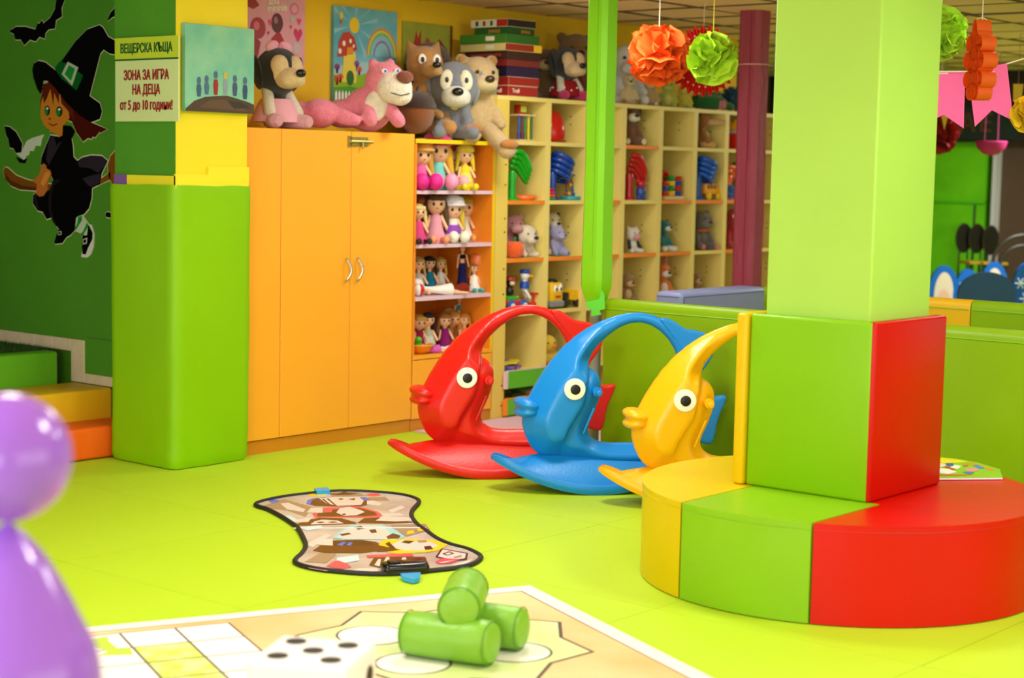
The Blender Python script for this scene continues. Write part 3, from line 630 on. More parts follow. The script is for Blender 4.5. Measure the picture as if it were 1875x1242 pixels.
off = Vector((-math.sin(R(A0)), math.cos(R(A0)), 0)); off = off if off.dot(_fw) > 0 else -off
cm2 = cm + off*(2*CR_+.055) + Vector((math.cos(R(A0)), math.sin(R(A0)), 0))*.03
cushion('rear green cylinder cushion behind the front one on the game mat', (cm2.x, cm2.y, CR_+.01), A0+3, (cb-ca).length+.02, CR_)
cm3 = cm + off*(CR_+.03) + Vector((0, 0, CR_*1.62+.01))
va = math.degrees(math.atan2(_fw.y, _fw.x))
cushion('green cylinder cushion balanced on top of the other two', (cm3.x, cm3.y, CR_+.01+.1), va-4, .27, CR_*.98)
# die
dA, dB = Pz(453, 1214, .265), Pz(632, 1229, .265); DS = .262
da = math.degrees(math.atan2((dB-dA).y, (dB-dA).x)); dn = Vector((-math.sin(R(da)), math.cos(R(da)), 0)); dn = dn if dn.dot(_fw) > 0 else -dn
dc = (dA+dB)/2 + dn*(DS/2)
di = thing('foam_die', 'large soft white foam die with black spots on the game mat', 'die', (dc.x, dc.y, .008), da)
G().b2((-DS/2, -DS/2, 0), (DS/2, DS/2, DS), bev=.016, seg=4).build('cube', mat('EDEDEA', .55, .25, 14), di)
def spot(M): return G().cyl((0, 0, 0), .027, .003, n=24, M=M).build('spot', mat('1C1614', .6), di)
for a, b in ((0, 0), (.07, .07), (-.07, .07), (.07, -.07), (-.07, -.07)): spot(T((a, b, DS+.0005)))
for s in (-1, 1):
    for a, b in ((.06, .06), (-.06, -.06)): spot(T((a, s*(DS/2+.0005), DS/2+b), (90, 0, 0)))
    for a, b in ((.06, .06), (-.06, -.06), (0, 0)): spot(T((s*(DS/2+.0005), a, DS/2+b), (0, 90, 0)))
# ---------------------------------------------------------------- purple balloon figure in the foreground
BD = 2.7
def Pd(px, py, t): return CAM + ray(px, py)*t
bh = Pd(14, 848, BD); PUR = mat('A268E6', .16, spec=.6)
bl = thing('balloon_figure', 'blurred purple balloon figure with round head in the left foreground', 'balloon', (bh.x, bh.y, .009), -50)
rH = 116/F*BD
G().ell((0, 0, bh.z), (rH, rH, rH*1.02), u=40, v=24).build('head_balloon', PUR, bl)
G().ell((-.03, -rH*.86, bh.z-.045), (.03, .03, .03), u=24, v=14).build('nose_balloon', PUR, bl)
zt = bh.z-rH*1.0
prof = [(.008, zt+.01), (.006, zt-.002)]
for py, pxr in ((975, 25), (990, 42), (1012, 62), (1040, 84), (1100, 118), (1160, 147), (1242, 180)):
    z = Pd(30, py, BD).z; prof.append(((pxr-14)/F*BD, z))
prof += [(.152, .52), (.155, .4), (.145, .28), (.11, .13), (.06, .04), (.03, .015)]
G().lathe([(r_, z) for r_, z, *_ in spline([(a, b, 0) for a, b in prof], 3)], 40).build('body_balloon', PUR, bl)
G().cyl((0, 0, .01), .09, .02, n=28, bev=.006).build('base_weight', plastic('8A50C8'), bl)
G().tube([(.01*math.cos(a*math.pi/6), .01*math.sin(a*math.pi/6), zt+.004) for a in range(12)], .004, 6, closed=True).build('knot', PUR, bl)
# ---------------------------------------------------------------- padded steps and artificial grass (left niche)
def step(name, label, lo, hi, h):
    t = thing(name, label, 'step', ((lo[0]+hi[0])/2, lo[1], 0)); a = (hi[0]-lo[0])/2
    g = G().b2((-a, 0, .004), (a, hi[1]-lo[1], hi[2]), bev=.018, seg=3); g.build('padding', h, t); return t
step('padded_step', 'lowest padded step covered in orange vinyl left of the pillar', (3.6, 7.165, 0), (5.6, 7.405, .166), mat('F5640A', .5, .4, 6))
step('padded_step', 'middle padded step covered in yellow vinyl above the orange one', (3.6, 7.41, 0), (5.6, 7.74, .318), mat('E4B412', .5, .35, 6))
step('padded_step', 'top padded step edge covered in green vinyl below the artificial grass', (3.6, 7.745, 0), (5.5, 7.86, .488), mat('5CA812', .5, .3, 6))
tf = tag(G().b2((3.6, 7.865, 0), (5.6, 9.28, .47)).build('grass_platform', mat('2A4A12', .95)), 'raised platform under the artificial grass', 'platform')
g = G()
for _ in range(9000):
    x, y = random.uniform(4.6, 5.59), random.uniform(7.88, 9.0); a = random.uniform(0, 6.28); h_ = random.uniform(.012, .03)
    g.add([(x+.003*math.cos(a), y+.003*math.sin(a), .47), (x-.003*math.cos(a), y-.003*math.sin(a), .47), (x+random.uniform(-.01, .01), y+random.uniform(-.01, .01), .47+h_)], [(0, 1, 2)])
tag(g.build('artificial_grass', mat('2C5A10', .8, var=.4, vscale=20), smooth=False), 'dark green artificial grass on the raised platform', 'grass', kind='stuff')
# stone skirting tiles following the steps on the left wall
sk = struct(thing('baseboard_left', '', '')); del sk['label'], sk['category']
ST = mat('D6C4A0', .7, .15, 40, var=.1, vscale=12); Wx = 5.612
for i in range(9):
    y0 = 7.78+i*.165; G().b2((Wx-.012, y0+.001, .48), (Wx+.004, y0+.163, .545), bev=.002, seg=1).build('skirting_tile', ST, sk, smooth=False)
G().b2((Wx-.012, 7.66, .318), (Wx+.004, 7.775, .545), bev=.002, seg=1).build('skirting_tile', ST, sk, smooth=False)
for i in range(2): G().b2((Wx-.012, 7.40+i*.13, .318), (Wx+.004, 7.528+i*.13, .37), bev=.002, seg=1).build('skirting_tile', ST, sk, smooth=False)
G().b2((Wx-.006, 7.39, .37), (Wx+.004, 7.66, .56)).build('painted_notch', PG, sk, smooth=False)
# ================================================================ TOYS
PE = BLACK
def wob(px, py, z): return Pz(px, py, z)
def spot_on(px, py, z, y):   # a place on a board at height z: pixel gives x, board gives y
    p = Py(px, py, y); return (p.x, y, z)
def eye_pair(t, x, y, z, r, white=None, dx=None):
    for s in (-1, 1):
        if white: 
            e = G().ell((x*s, y+.004, z), (r*1.5, r*.6, r*2.0), u=14, v=9).build('eye', mat(white, .35), t)
            G().ell((x*s, y-r*.4, z-r*.2), (r*.75, r*.45, r*1.05), u=12, v=8).build('pupil', PE, e)
        else: G().ell((x*s, y, z), (r, r*.6, r), u=12, v=8).build('eye', PE, t)
def plushie(name, label, loc, rz, H, c, muz=None, belly=None, ears='round', ear_c=None, inner=None, nose='14100E', sole=None, snout=.09, head=.25, fat=1.0, eyes=.026, white=None, leg_c=None, arm_c=None, leg_spread=.2, extra=None, group=None, cat='plush toy', tail=False, legs=True, tilt=0, voxel=.03, snz=0):
    """sitting soft toy, 1 unit tall before scaling; front is -y"""
    t = thing(name, label, cat, loc, rz, H, group); P_ = plush(c); hz = 1-head*1.05; hy = -.03
    g = G(); g.ell((0, .04, .27), (.21*fat, .19*fat, .27)); g.ell((0, hy, hz), (head*1.02, head*.95, head)); g.ell((0, .02, .5), (.15, .14, .12))
    if not arm_c:
        for s in (-1, 1): g.cap((s*.17*fat, 0, .46), (s*.25*fat, -.16, .2), .075, .07)
    if legs and not leg_c:
        for s in (-1, 1): g.cap((s*.13*fat, -.02, .1), (s*leg_spread*1.1, -.3, .09), .1, .088)
    if ears == 'round':
        for s in (-1, 1): g.ell((s*head*.78, .02, hz+head*.8), (.085, .045, .085), (0, 0, 0))
    elif ears == 'point':
        for s in (-1, 1): g.cap((s*head*.6, .02, hz+head*.7), (s*head*.85, .03, hz+head*1.2), .085, .02)
    elif ears == 'long':
        for s in (-1, 1): g.cap((s*head*.5, .03, hz+head*.7), (s*head*.65, .1, hz+head*1.75), .055, .06)
    if tail: g.cap((0, .2, .1), (.12, .34, .3), .06, .05)
    blob(g, 'body', P_, t, voxel, 4)
    if ears == 'flop':
        for s in (-1, 1):
            e = G().ell((s*head*1.0, .0, hz-.02), (.05, .1, head*.75), (0, s*14, 0), u=14, v=10).build('ear', plush(ear_c or c), t)
    elif ear_c or inner:
        for s in (-1, 1):
            if ears == 'round': G().ell((s*head*.78, -.02, hz+head*.8), (.055, .025, .055), u=12, v=8).build('ear_lining', plush(inner or ear_c), t)
            if ears == 'long': G().cap((s*head*.5, .0, hz+head*.8), (s*head*.65, .06, hz+head*1.7), .03, .035).build('ear_lining', plush(inner or ear_c), t)
    if muz:
        g = G(); g.ell((0, hy-head*.75, hz-head*.3+snz), (head*.62, head*.5+snout*.5, head*.45)); g.ell((-head*.25, hy-head*.8-snout*.4, hz-head*.38+snz), (head*.34, head*.34, head*.3)); g.ell((head*.25, hy-head*.8-snout*.4, hz-head*.38+snz), (head*.34, head*.34, head*.3))
        blob(g, 'muzzle', plush(muz), t, .022, 3)
    if nose: G().ell((0, hy-head*1.15-snout*.75, hz-head*.12+snz), (head*.24, head*.17, head*.17), u=14, v=9).build('nose', mat(nose, .3), t)
    if eyes: eye_pair(t, head*.4, hy-head*.88, hz+head*.22, eyes, white)
    if belly: G().ell((0, -.1*fat, .28), (.13*fat, .1, .19)).build('belly', plush(belly), t)
    if arm_c:
        for s in (-1, 1): G().cap((s*.17*fat, 0, .46), (s*.25*fat, -.16, .2), .07, .075).build('arm', plush(arm_c), t)
    if leg_c and legs:
        for s in (-1, 1): G().cap((s*.13*fat, -.02, .1), (s*leg_spread*1.1, -.3, .09), .095, .09).build('leg', plush(leg_c), t)
    if sole and legs:
        for s in (-1, 1): G().ell((s*leg_spread*1.1, -.375, .09), (.065, .02, .07), u=12, v=8).build('sole', plush(sole), t)
    if extra: extra(t, hz, head)
    return t
def doll(name, label, loc, rz, H, skin='F0BE94', hair='E8C84A', dress='E85A9A', legs='F0BE94', shoes=None, hat=None, hat_brim=None, pose='sit', big=1.0, group='dolls on the doll shelf', hairlong=True, dress2=None, arms=None, top=None, foot=.075):
    """doll 1 unit tall (sit or stand or lie flat along x)"""
    t = thing(name, label, 'doll', loc, rz, H, group); SK = mat(skin, .5); hr = .17*big
    if pose == 'stand':
        g = G(); g.ell((0, 0, .9), (.055, .06, .075)); g.cap((0, 0, .82), (0, 0, .79), .022); g.ell((0, 0, .73), (.075, .045, .075)); g.ell((0, 0, .62), (.05, .038, .07))
        g.cap((-.085, 0, .76), (-.13, -.03, .5), .022, .016); g.cap((.085, 0, .76), (.2, -.05, .68), .02, .016) if arms == 'out' else g.cap((.085, 0, .76), (.13, -.04, .52), .022, .016)
        blob(g, 'body', SK, t, .014, 2)
        G().lathe([(.05, .6), (.075, .54), (.085, .45), (.09, .3), (.11, .12), (.13, .01), (.02, .0)], 16).build('skirt', cloth(dress), t)
        G().ell((0, -.004, .73), (.08, .052, .06), u=14, v=8).build('top', cloth(top or dress), t)
        G().ell((0, .03, .91), (.07, .07, .085), u=14, v=9).cap((0, .05, .88), (.01, .06, .68), .05, .03).build('hair', mat(hair, .6, .5, 60), t)
        for s in (-1, 1): G().ell((s*.02, -.055, .905), .008, u=8, v=6).build('eye', PE, t)
        return t
    if pose == 'lie':
        g = G(); g.ell((-.42, 0, .1), (.075, .065, .07)); g.ell((-.26, 0, .08), (.1, .07, .05)); g.cap((-.3, -.06, .08), (-.14, -.14, .05), .025, .02); g.cap((.02, -.03, .05), (.46, -.05, .03), .03, .022); g.cap((.02, .03, .05), (.44, .05, .03), .03, .022)
        blob(g, 'body', SK, t, .016, 2)
        G().lathe([(.04, -.34), (.075, -.28), (.07, -.14), (.1, .02), (.14, .18), (.02, .185)], 14, T((0, 0, .08), (0, 90, 0), (.75, 1, 1))).build('dress', cloth(dress), t)
        G().ell((-.46, .02, .11), (.08, .09, .08), u=12, v=8).cap((-.46, .04, .08), (-.3, .14, .04), .05, .03).build('hair', mat(hair, .6, .5, 60), t)
        if shoes: 
            for s in (-1, 1): G().cap((.44, s*.05, .03), (.5, s*.055, .03), .03, .025).build('shoe', mat(shoes, .4), t)
        return t
    hz = 1-hr*1.05
    g = G(); g.ell((0, 0, hz), (hr*.95, hr*.88, hr)); g.cap((0, 0, hz-hr), (0, 0, .5), .05); 
    for s in (-1, 1): g.cap((s*.12, 0, .52), (s*.2, -.14, .3), .04, .035)
    blob(g, 'body', SK, t, .022, 3)
    G().lathe([(.06, .58), (.12, .52), (.13, .4), (.17, .25), (.24, .08), (.22, .0), (.02, .0)], 18).build('dress', cloth(dress), t)
    if dress2: G().lathe([(.135, .4), (.19, .26), (.2, .2)], 18).build('apron', cloth(dress2), t)
    for s in (-1, 1):
        G().cap((s*.08, -.1, .08), (s*.13, -.38, .07), .055, .05).build('leg', mat(legs, .6), t)
        if shoes: G().ell((s*max(.135, foot*.95), -.42, foot+.01), (foot*.9, foot, foot*1.05), u=16, v=10).build('shoe', mat(shoes, .6), t)
    g = G(); g.ell((0, hr*.22, hz+hr*.12), (hr*1.08, hr*.95, hr*1.02))
    if hairlong:
        for s in (-1, 1): g.cap((s*hr*.85, .0, hz), (s*hr*1.15, -.02, hz-hr*1.9), hr*.32, hr*.2)
        g.cap((0, hr*.6, hz), (0, hr*.9, hz-hr*1.8), hr*.55, hr*.35)
    for k in range(-2, 3): g.cap((k*hr*.3, -hr*.62, hz+hr*.66), (k*hr*.34, -hr*.86, hz+hr*.38), hr*.17, hr*.1)
    blob(g, 'hair', mat(hair, .7, .6, 45), t, .025, 2)
    if hat:
        G().lathe([(hr*1.12, hz+hr*.38), (hr*1.15, hz+hr*.7), (hr*.95, hz+hr*1.1), (hr*.5, hz+hr*1.35), (.01, hz+hr*1.4)], 18).build('hat', plush(hat), t)
        if hat_brim: G().tube([(hr*1.15*math.cos(a*math.pi/8), hr*1.1*math.sin(a*math.pi/8), hz+hr*.4) for a in range(16)], hr*.14, 8, closed=True).build('hat_brim', plush(hat_brim), t)
    for s in (-1, 1): G().ell((s*hr*.36, -hr*.84, hz-hr*.02), (hr*.13, hr*.08, hr*.16), u=10, v=7).build('eye', PE, t)
    G().ell((0, -hr*.88, hz-hr*.42), (hr*.12, hr*.05, hr*.05), u=10, v=6).build('mouth', mat('C83A4A', .5), t)
    return t
def cubp(px, r_, dy=.09): return (Py(px, 300 if r_ > 2 else 450, YF+dy).x, YF+dy, SZ[r_]+.0235)
def tx(px, y): return Py(px, 200, y).x
# ---------------------------------------------------------------- big soft toys on the wardrobe (z 1.68) and shelves
ZT = 1.68
def bow(t, hz, head):
    for s in (-1, 1): G().ell((s*.1, -.05, hz+head*1.02), (.1, .04, .07), (0, s*20, 0), u=14, v=9).build('bow_loop', cloth('EDA8C4'), t)
    G().ell((0, -.07, hz+head*1.0), .04, u=10, v=8).build('bow_knot', cloth('E48CB0'), t)
def skirt(hexc, dots=None):
    def f(t, hz, head):
        G().lathe([(.19, .36), (.24, .28), (.3, .14), (.32, .08), (.05, .07)], 20).build('skirt', cloth(hexc), t)
        if dots:
            for a in range(14): G().ell((.285*math.cos(a*.45), .285*math.sin(a*.45), .18+.05*(a % 2)), .018, u=8, v=6).build('skirt_dot', cloth(dots), t)
    return f
def combine(*fs):
    def f(t, hz, head):
        for x in fs: x(t, hz, head)
    return f
def face_patch(c):
    def f(t, hz, head):
        g = G()
        for s in (-1, 1): g.ell((s*head*.36, -.03-head*.62, hz+head*.18), (head*.42, head*.38, head*.5))
        g.ell((0, -.03-head*.6, hz-head*.2), (head*.7, head*.42, head*.45)); blob(g, 'face', plush(c), t, .03, 3)
    return f
def at(px, py, z): p = Pz(px, py, z); return (p.x, p.y, z)
plushie('plush_puppy', 'black and cream soft toy with pink bow and pink skirt on the wardrobe', (tx(506, 6.9), 6.9, ZT), -8, .43, '17130F', muz='EBCB9A', ears='flop', ear_c='17130F', nose='0E0C0B', snout=.2, head=.29, fat=.8, eyes=.024, extra=combine(bow, face_patch('EBCB9A'), skirt('E9A6B8')), leg_c='E6A8B4', sole='E09CAC', arm_c='E8DCC8')
# pink lounging soft toy
pk = thing('plush_pink_cat', 'long pink soft toy with cream muzzle lounging on the wardrobe', 'plush toy', (tx(634, 6.86), 6.86, ZT+.018), -26, .9)
g = G(); g.ell((.16, .06, .12), (.15, .11, .14)); g.ell((.02, .1, .09), (.14, .1, .09)); g.cap((.12, .03, .2), (.12, -.1, .05), .05, .045); g.cap((.22, .02, .2), (.3, -.1, .05), .048, .045)
g.ell((-.16, .02, .085), (.12, .1, .09)); g.ell((-.27, .06, .075), (.1, .09, .08)); g.cap((-.1, .0, .1), (.02, -.08, .05), .045, .04); g.cap((-.05, -.06, .045), (.03, -.1, .04), .03, .03)
g.ell((.24, -.02, .29), (.13, .11, .12)); g.ell((.16, -.02, .39), (.035, .03, .035)); g.ell((.29, .04, .4), (.035, .03, .035))
blob(g, 'body', plush('F2859E'), pk, .014, 4)
g = G(); g.ell((.27, -.1, .25), (.115, .085, .1)); g.ell((.3, -.12, .21), (.08, .06, .07)); blob(g, 'muzzle', plush('F3E2D2'), pk, .013, 3)
G().ell((.31, -.17, .31), (.055, .035, .04), (20, 0, 0)).build('nose', plush('8A4A34'), pk)
G().ell((.17, -.06, .14), (.075, .03, .1), (0, 15, 0)).build('belly', plush('F3E2D2'), pk)
for sx, zz_ in ((.2, .345), (.28, .35)):
    e = G().ell((sx, -.115, zz_), (.02, .01, .015), u=12, v=8).build('eye', WHITE, pk); G().ell((sx+.003, -.123, zz_), (.009, .006, .01), u=10, v=7).build('pupil', mat('2A6AC8', .3), e)
G().tube([(.22, -.175, .215), (.28, -.187, .2), (.34, -.178, .215)], .003, 6).build('mouth_stitch', DARK, pk)
for x in (.1, .3):
    for k in (-1, 0, 1): pass
def acorn(loc, H):
    t = thing('plush_acorn', 'brown plush acorn with dark cap held by the tan soft toy', 'plush toy', loc, 0, H)
    G().lathe([(.01, 0), (.2, .06), (.36, .22), (.42, .45), (.4, .62), (.02, .62)], 24).build('nut', plush('8A4A1A'), t)
    G().lathe([(.44, .58), (.45, .66), (.38, .82), (.2, .94), (.01, .97)], 24).build('cap', plush('3A2014'), t); G().cap((0, 0, .95), (.05, 0, 1.06), .04, .03).build('stem', plush('3A2014'), t)
acorn((tx(762, 6.80), 6.80, ZT), .25)
def tanx(t, hz, head):
    g = G(); g.cap((.0, -.15, .3), (.1, -.3, .22), .05, .05); blob(g, 'paw', plush('B8803E'), t, .02, 2)
plushie('plush_squirrel', 'tan soft toy with big black nose and upright ears behind the acorn', (tx(775, 6.97), 6.97, ZT), -30, .52, 'C48A46', muz='C89450', ears='point', nose='0C0A0A', snout=.28, head=.21, fat=.8, eyes=.03, white='F2EEE4', belly='F0E0B8', extra=tanx)
def collar(t, hz, head):
    G().tube([(.14*math.cos(a*math.pi/8), -.01+.13*math.sin(a*math.pi/8), .5) for a in range(16)], .035, 8, closed=True).build('collar', mat('A01A1E', .6), t)
    m_ = G().cyl((0, -.17, .43), .06, .02, (80, 0, 0), 20, bev=.006).build('tag', mat('F0C41A', .5), t)
    G().prism([(0, -.035), (.03, 0), (.028, .02), (.014, .026), (0, .014), (-.014, .026), (-.028, .02), (-.03, 0)], 0, .006, T((0, -.185, .43), (80, 0, 0))).build('heart', mat('D8201C', .5), m_)
def eyepatch(t, hz, head):
    for s in (-1, 1): G().ell((s*head*.4, -.03-head*.83, hz+head*.2), (head*.26, head*.12, head*.42), (0, s*-8, 0), u=14, v=10).build('eye_patch', plush('EDE2C4'), t)
plushie('plush_wolf', 'grey and cream soft toy dog with red collar and yellow tag', (tx(829, 6.84), 6.84, 1.655), -40, .46, '7E8088', muz='E6E0CE', ears='flop', ear_c='989AA0', nose='0C0B0B', snout=.06, head=.31, fat=.75, eyes=.036, white='3A2418', extra=combine(collar, eyepatch), snz=-.05)
def shag(t, hz, head):
    for s, q_ in ((-1, (-.2, -.34, .08)), (1, (.2, -.45, -.09))):
        g = G(); g.cap((s*.13, -.08, .12), q_, .11, .1); g.ell(q_, (.12, .1, .12)); blob(g, 'leg', plush('D2B27C'), t, .025, 3)
        G().ell((q_[0], q_[1]-.06, q_[2]+.05), (.115, .07, .06), u=14, v=9).build('foot_patch', plush('B8762E'), t)
plushie('plush_bear', 'shaggy pale tan teddy bear with one leg dangling over the shelf edge', (tx(872, 6.83), 6.83, 1.655), -25, .50, 'D2B27C', muz='E0C896', ears='round', inner='B8863E', nose='3A2414', head=.25, fat=1.0, eyes=.022, extra=shag, legs=False)
plushie('plush_hedgehog', 'brown shaggy soft toy peeping over the tan squirrel', (tx(785, 7.13), 7.13, ZT), -40, .56, '5A4630', muz='7A6248', ears='none', nose='14100E', head=.24, eyes=.02, fat=.9)
# ---------------------------------------------------------------- board game boxes
BG = [('D8CFAE', 'A82018', .30, .24, .058, 'bottom-most jigsaw box with red ends in the board game stack'), ('D8D2B4', 'A42018', .30, .26, .05, 'second box from the bottom of the stack, cream and red'),
      ('241438', '2A1640', .30, .26, .055, 'dark purple game box with lime lettering in the stack'), ('8A2420', '7A2A26', .31, .26, .038, 'dull red game box in the middle of the stack'),
      ('4A2420', '3C1E1A', .32, .27, .044, 'dark brown game box with dim red lettering in the stack'), ('E0CC7E', '9A2A1E', .34, .28, .042, 'cream and yellow game box with a barcode in the stack'),
      ('3C7A1E', '2E6A22', .33, .27, .05, 'light green game box third from the top of the stack'), ('1E5A20', '1C4E20', .25, .22, .042, 'dark green game box second from the top of the stack'), ('DCD4B0', '2A1A1A', .27, .22, .044, 'topmost narrow white and red box of the stack')]
z = 1.927; bx, by = 8.135, 6.92
for i, (c1, c2, L, D, h_, lab) in enumerate(BG):
    h_ *= 1.08
    ox, rz_ = random.uniform(-.01, .01), random.uniform(-2.5, 2.5)-2
    t = thing('board_game_box', lab, 'game box', (bx+ox-(.03 if i in (5, 6) else 0), by+.02, z), rz_, 1, 'board games in the stack on the shelf')
    # long side faces -x/-y corner: side a (facing -y) and side b (facing -x)
    G().box((0, 0, h_*.5), (L*.92, L*1.12, h_-.001), bev=.001, seg=1).build('box', card(c1), t, smooth=False)
    h_ *= 1; e = L*.46+.0006; f_ = L*.56+.0006
    G().b2((-e+.001, -f_, .003), (e, -f_+.001, h_-.003)).build('end_print', card(c2), t, smooth=False)
    if i in (0, 1, 8): G().b2((-e, -f_+.002, .003), (-e+.001, -f_+.09, h_-.003)).build('side_print', card('A82018'), t, smooth=False)
    if i in (0, 1, 8):
        for k_ in range(3): G().box((-e-.0003, -.02+.06*k_, h_*.5), (.001, .022, h_*.6), bev=0).build('side_picture', card(('3A5A6A', '9A2420', '3A2A22')[k_]), t, smooth=False)
    if i in (5, 6): G().box((-e-.0003, -.06, h_*.5), (.001, .07, h_*.5)).build('barcode', card('EEE8CC'), t, smooth=False)
    if i == 5: G().b2((e-.07, -f_-.0006, .003), (e, -f_, h_-.003)).build('corner_print', card('F0C020'), t, smooth=False)
    def side_text(s, c, sz, y=0): text(s, sz, mat(c, .6), t, loc=(-e-.001, y, h_*.5), rot=(90, 0, -90), bold=.0008)
    def end_text(s, c, sz, x=0): text(s, sz, mat(c, .6), t, loc=(x, -f_-.001, h_*.5), rot=(90, 0, 0), bold=.0006)
    if i == 0: side_text('Trefl', 'F4E8D8', .035, -.085); end_text('Trefl', 'F4E8D8', .035, -.07)
    if i == 4: side_text('ОБРАЗОВАТЕЛНА ИГРА', 'B84A34', .022, .0)
    if i == 7: side_text('JUNGLE', 'D88A28', .026, -.02); end_text('JUNGLE', 'D88A28', .024, .03)
    if i == 2: G().box((-e-.0006, -.06, h_*.55), (.001, .08, h_*.4), (6, 0, 0)).build('side_print', card('B8D020'), t, smooth=False)
    z += h_
# ---------------------------------------------------------------- soft toys on top of the cubbies (z 1.927)
Z2 = 1.927
plushie('plush_bear', 'large brown teddy bear at the back of the shelf top, behind the dotted skirt toy', (tx(1052, 7.05), 7.05, Z2), -42, .45, '8A6428', muz='A87C3C', ears='round', nose='1A120C', head=.27, eyes=.02, belly='8A1C20')
plushie('plush_bear', 'dark brown teddy bear half hidden right of the game boxes', (tx(994, 7.06), 7.06, Z2), -42, .33, '6A4A22', muz='C8A878', ears='round', nose='1A120C', head=.24, eyes=.02)
plushie('plush_puppy', 'black and cream soft toy with red dotted skirt and magenta feet on the shelf top', (tx(1035, 6.87), 6.87, Z2), -18, .34, '16120F', muz='E4C294', ears='flop', ear_c='16120F', nose='0C0A0A', snout=.22, head=.31, fat=.8, eyes=.024, extra=combine(face_patch('E4C294'), skirt('8E1418', 'F0E4DC')), leg_c='C01A5A', sole='C01A5A', arm_c='D8CCB8', snz=-.02)
plushie('plush_dog', 'large white soft toy dog with black ear behind the green post', (tx(1150, 7.02), 7.02, Z2), -45, .42, 'F0EEE8', muz='F4F2EC', ears='flop', ear_c='14110F', nose='0E0C0B', head=.3, eyes=.028, snout=.22)
def paws(t, hz, head):
    for s in (-1, 1):
        for k in (-1, 0, 1): G().ell((s*.22+k*.035, -.4, .13), (.014, .012, .018), u=8, v=6).build('toe_print', plush('6A3E18'), t)
plushie('plush_bear', 'cream teddy bear with brown paw prints on its soles, right of the green post', (tx(1150, 6.86), 6.86, Z2), -42, .2, 'D8C08C', muz='E4D2A4', ears='round', nose='3A2414', head=.22, fat=1.1, eyes=.02, sole='A87438', extra=paws)
plushie('plush_bear', 'beige and brown teddy bear lying with big pale foot on the shelf top', (tx(1190, 6.87), 6.87, Z2), -55, .19, 'C0A068', muz='DCC898', ears='round', nose='3A2414', head=.22, fat=1.3, eyes=.02, sole='E2D6B4')
plushie('plush_turtle', 'yellow-green quilted soft toy turtle on the shelf top', (tx(1222, 6.85), 6.85, Z2), -48, .19, 'B8C23C', muz='C6CC4C', ears='none', nose=None, head=.24, fat=1.25, eyes=.03, belly='D8D46A')
plushie('plush_duck', 'plain yellow soft toy between the turtle and the green frog', (tx(1252, 6.84), 6.84, Z2), -48, .17, 'D8CC3A', muz='E0D04A', ears='none', nose=None, head=.24, fat=1.2, eyes=.028)
fg = thing('plush_crocodile', 'dark green soft toy crocodile with pink striped belly on the shelf top', 'plush toy', (tx(1300, 6.85), 6.85, Z2), -45)
g = G(); g.ell((0, 0, .055), (.12, .065, .055)); g.ell((-.09, 0, .06), (.05, .05, .05)); g.cap((.08, .02, .05), (.17, .05, .03), .035, .02)
for k in range(5): g.ell((-.05+.03*k, .01, .112), (.014, .012, .024))
blob(g, 'body', plush('1C6A2A'), fg, .01, 2)
for k in range(4): G().ell((.06+.012*k, -.035, .04), (.008, .04, .034), u=10, v=8).build('belly_stripe', plush('E07A8A' if k % 2 else 'F0A8B0'), fg)
for s in (-1, 1): G().ell((-.11, -.04*s, .095), .012, u=8, v=6).build('eye', PE, fg)
by_ = thing('tinsel_ball', 'dark blue shaggy tinsel ball at the right end of the shelf top', 'decoration', (tx(1340, 6.9), 6.9, Z2), 0)
g = G()
for k in range(220):
    a, b = random.uniform(0, 6.28), math.acos(random.uniform(-.95, 1)); d = Vector((math.sin(b)*math.cos(a), math.sin(b)*math.sin(a), math.cos(b))); p = Vector((0, 0, .1)); g.tube([p+d*.05, p+d*.085, p+d*.1+Vector((0, 0, -.02))], [.006, .004, .001], 4)
g.ell((0, 0, .1), .07); g.build('strands', mat('0C4668', .5), by_)
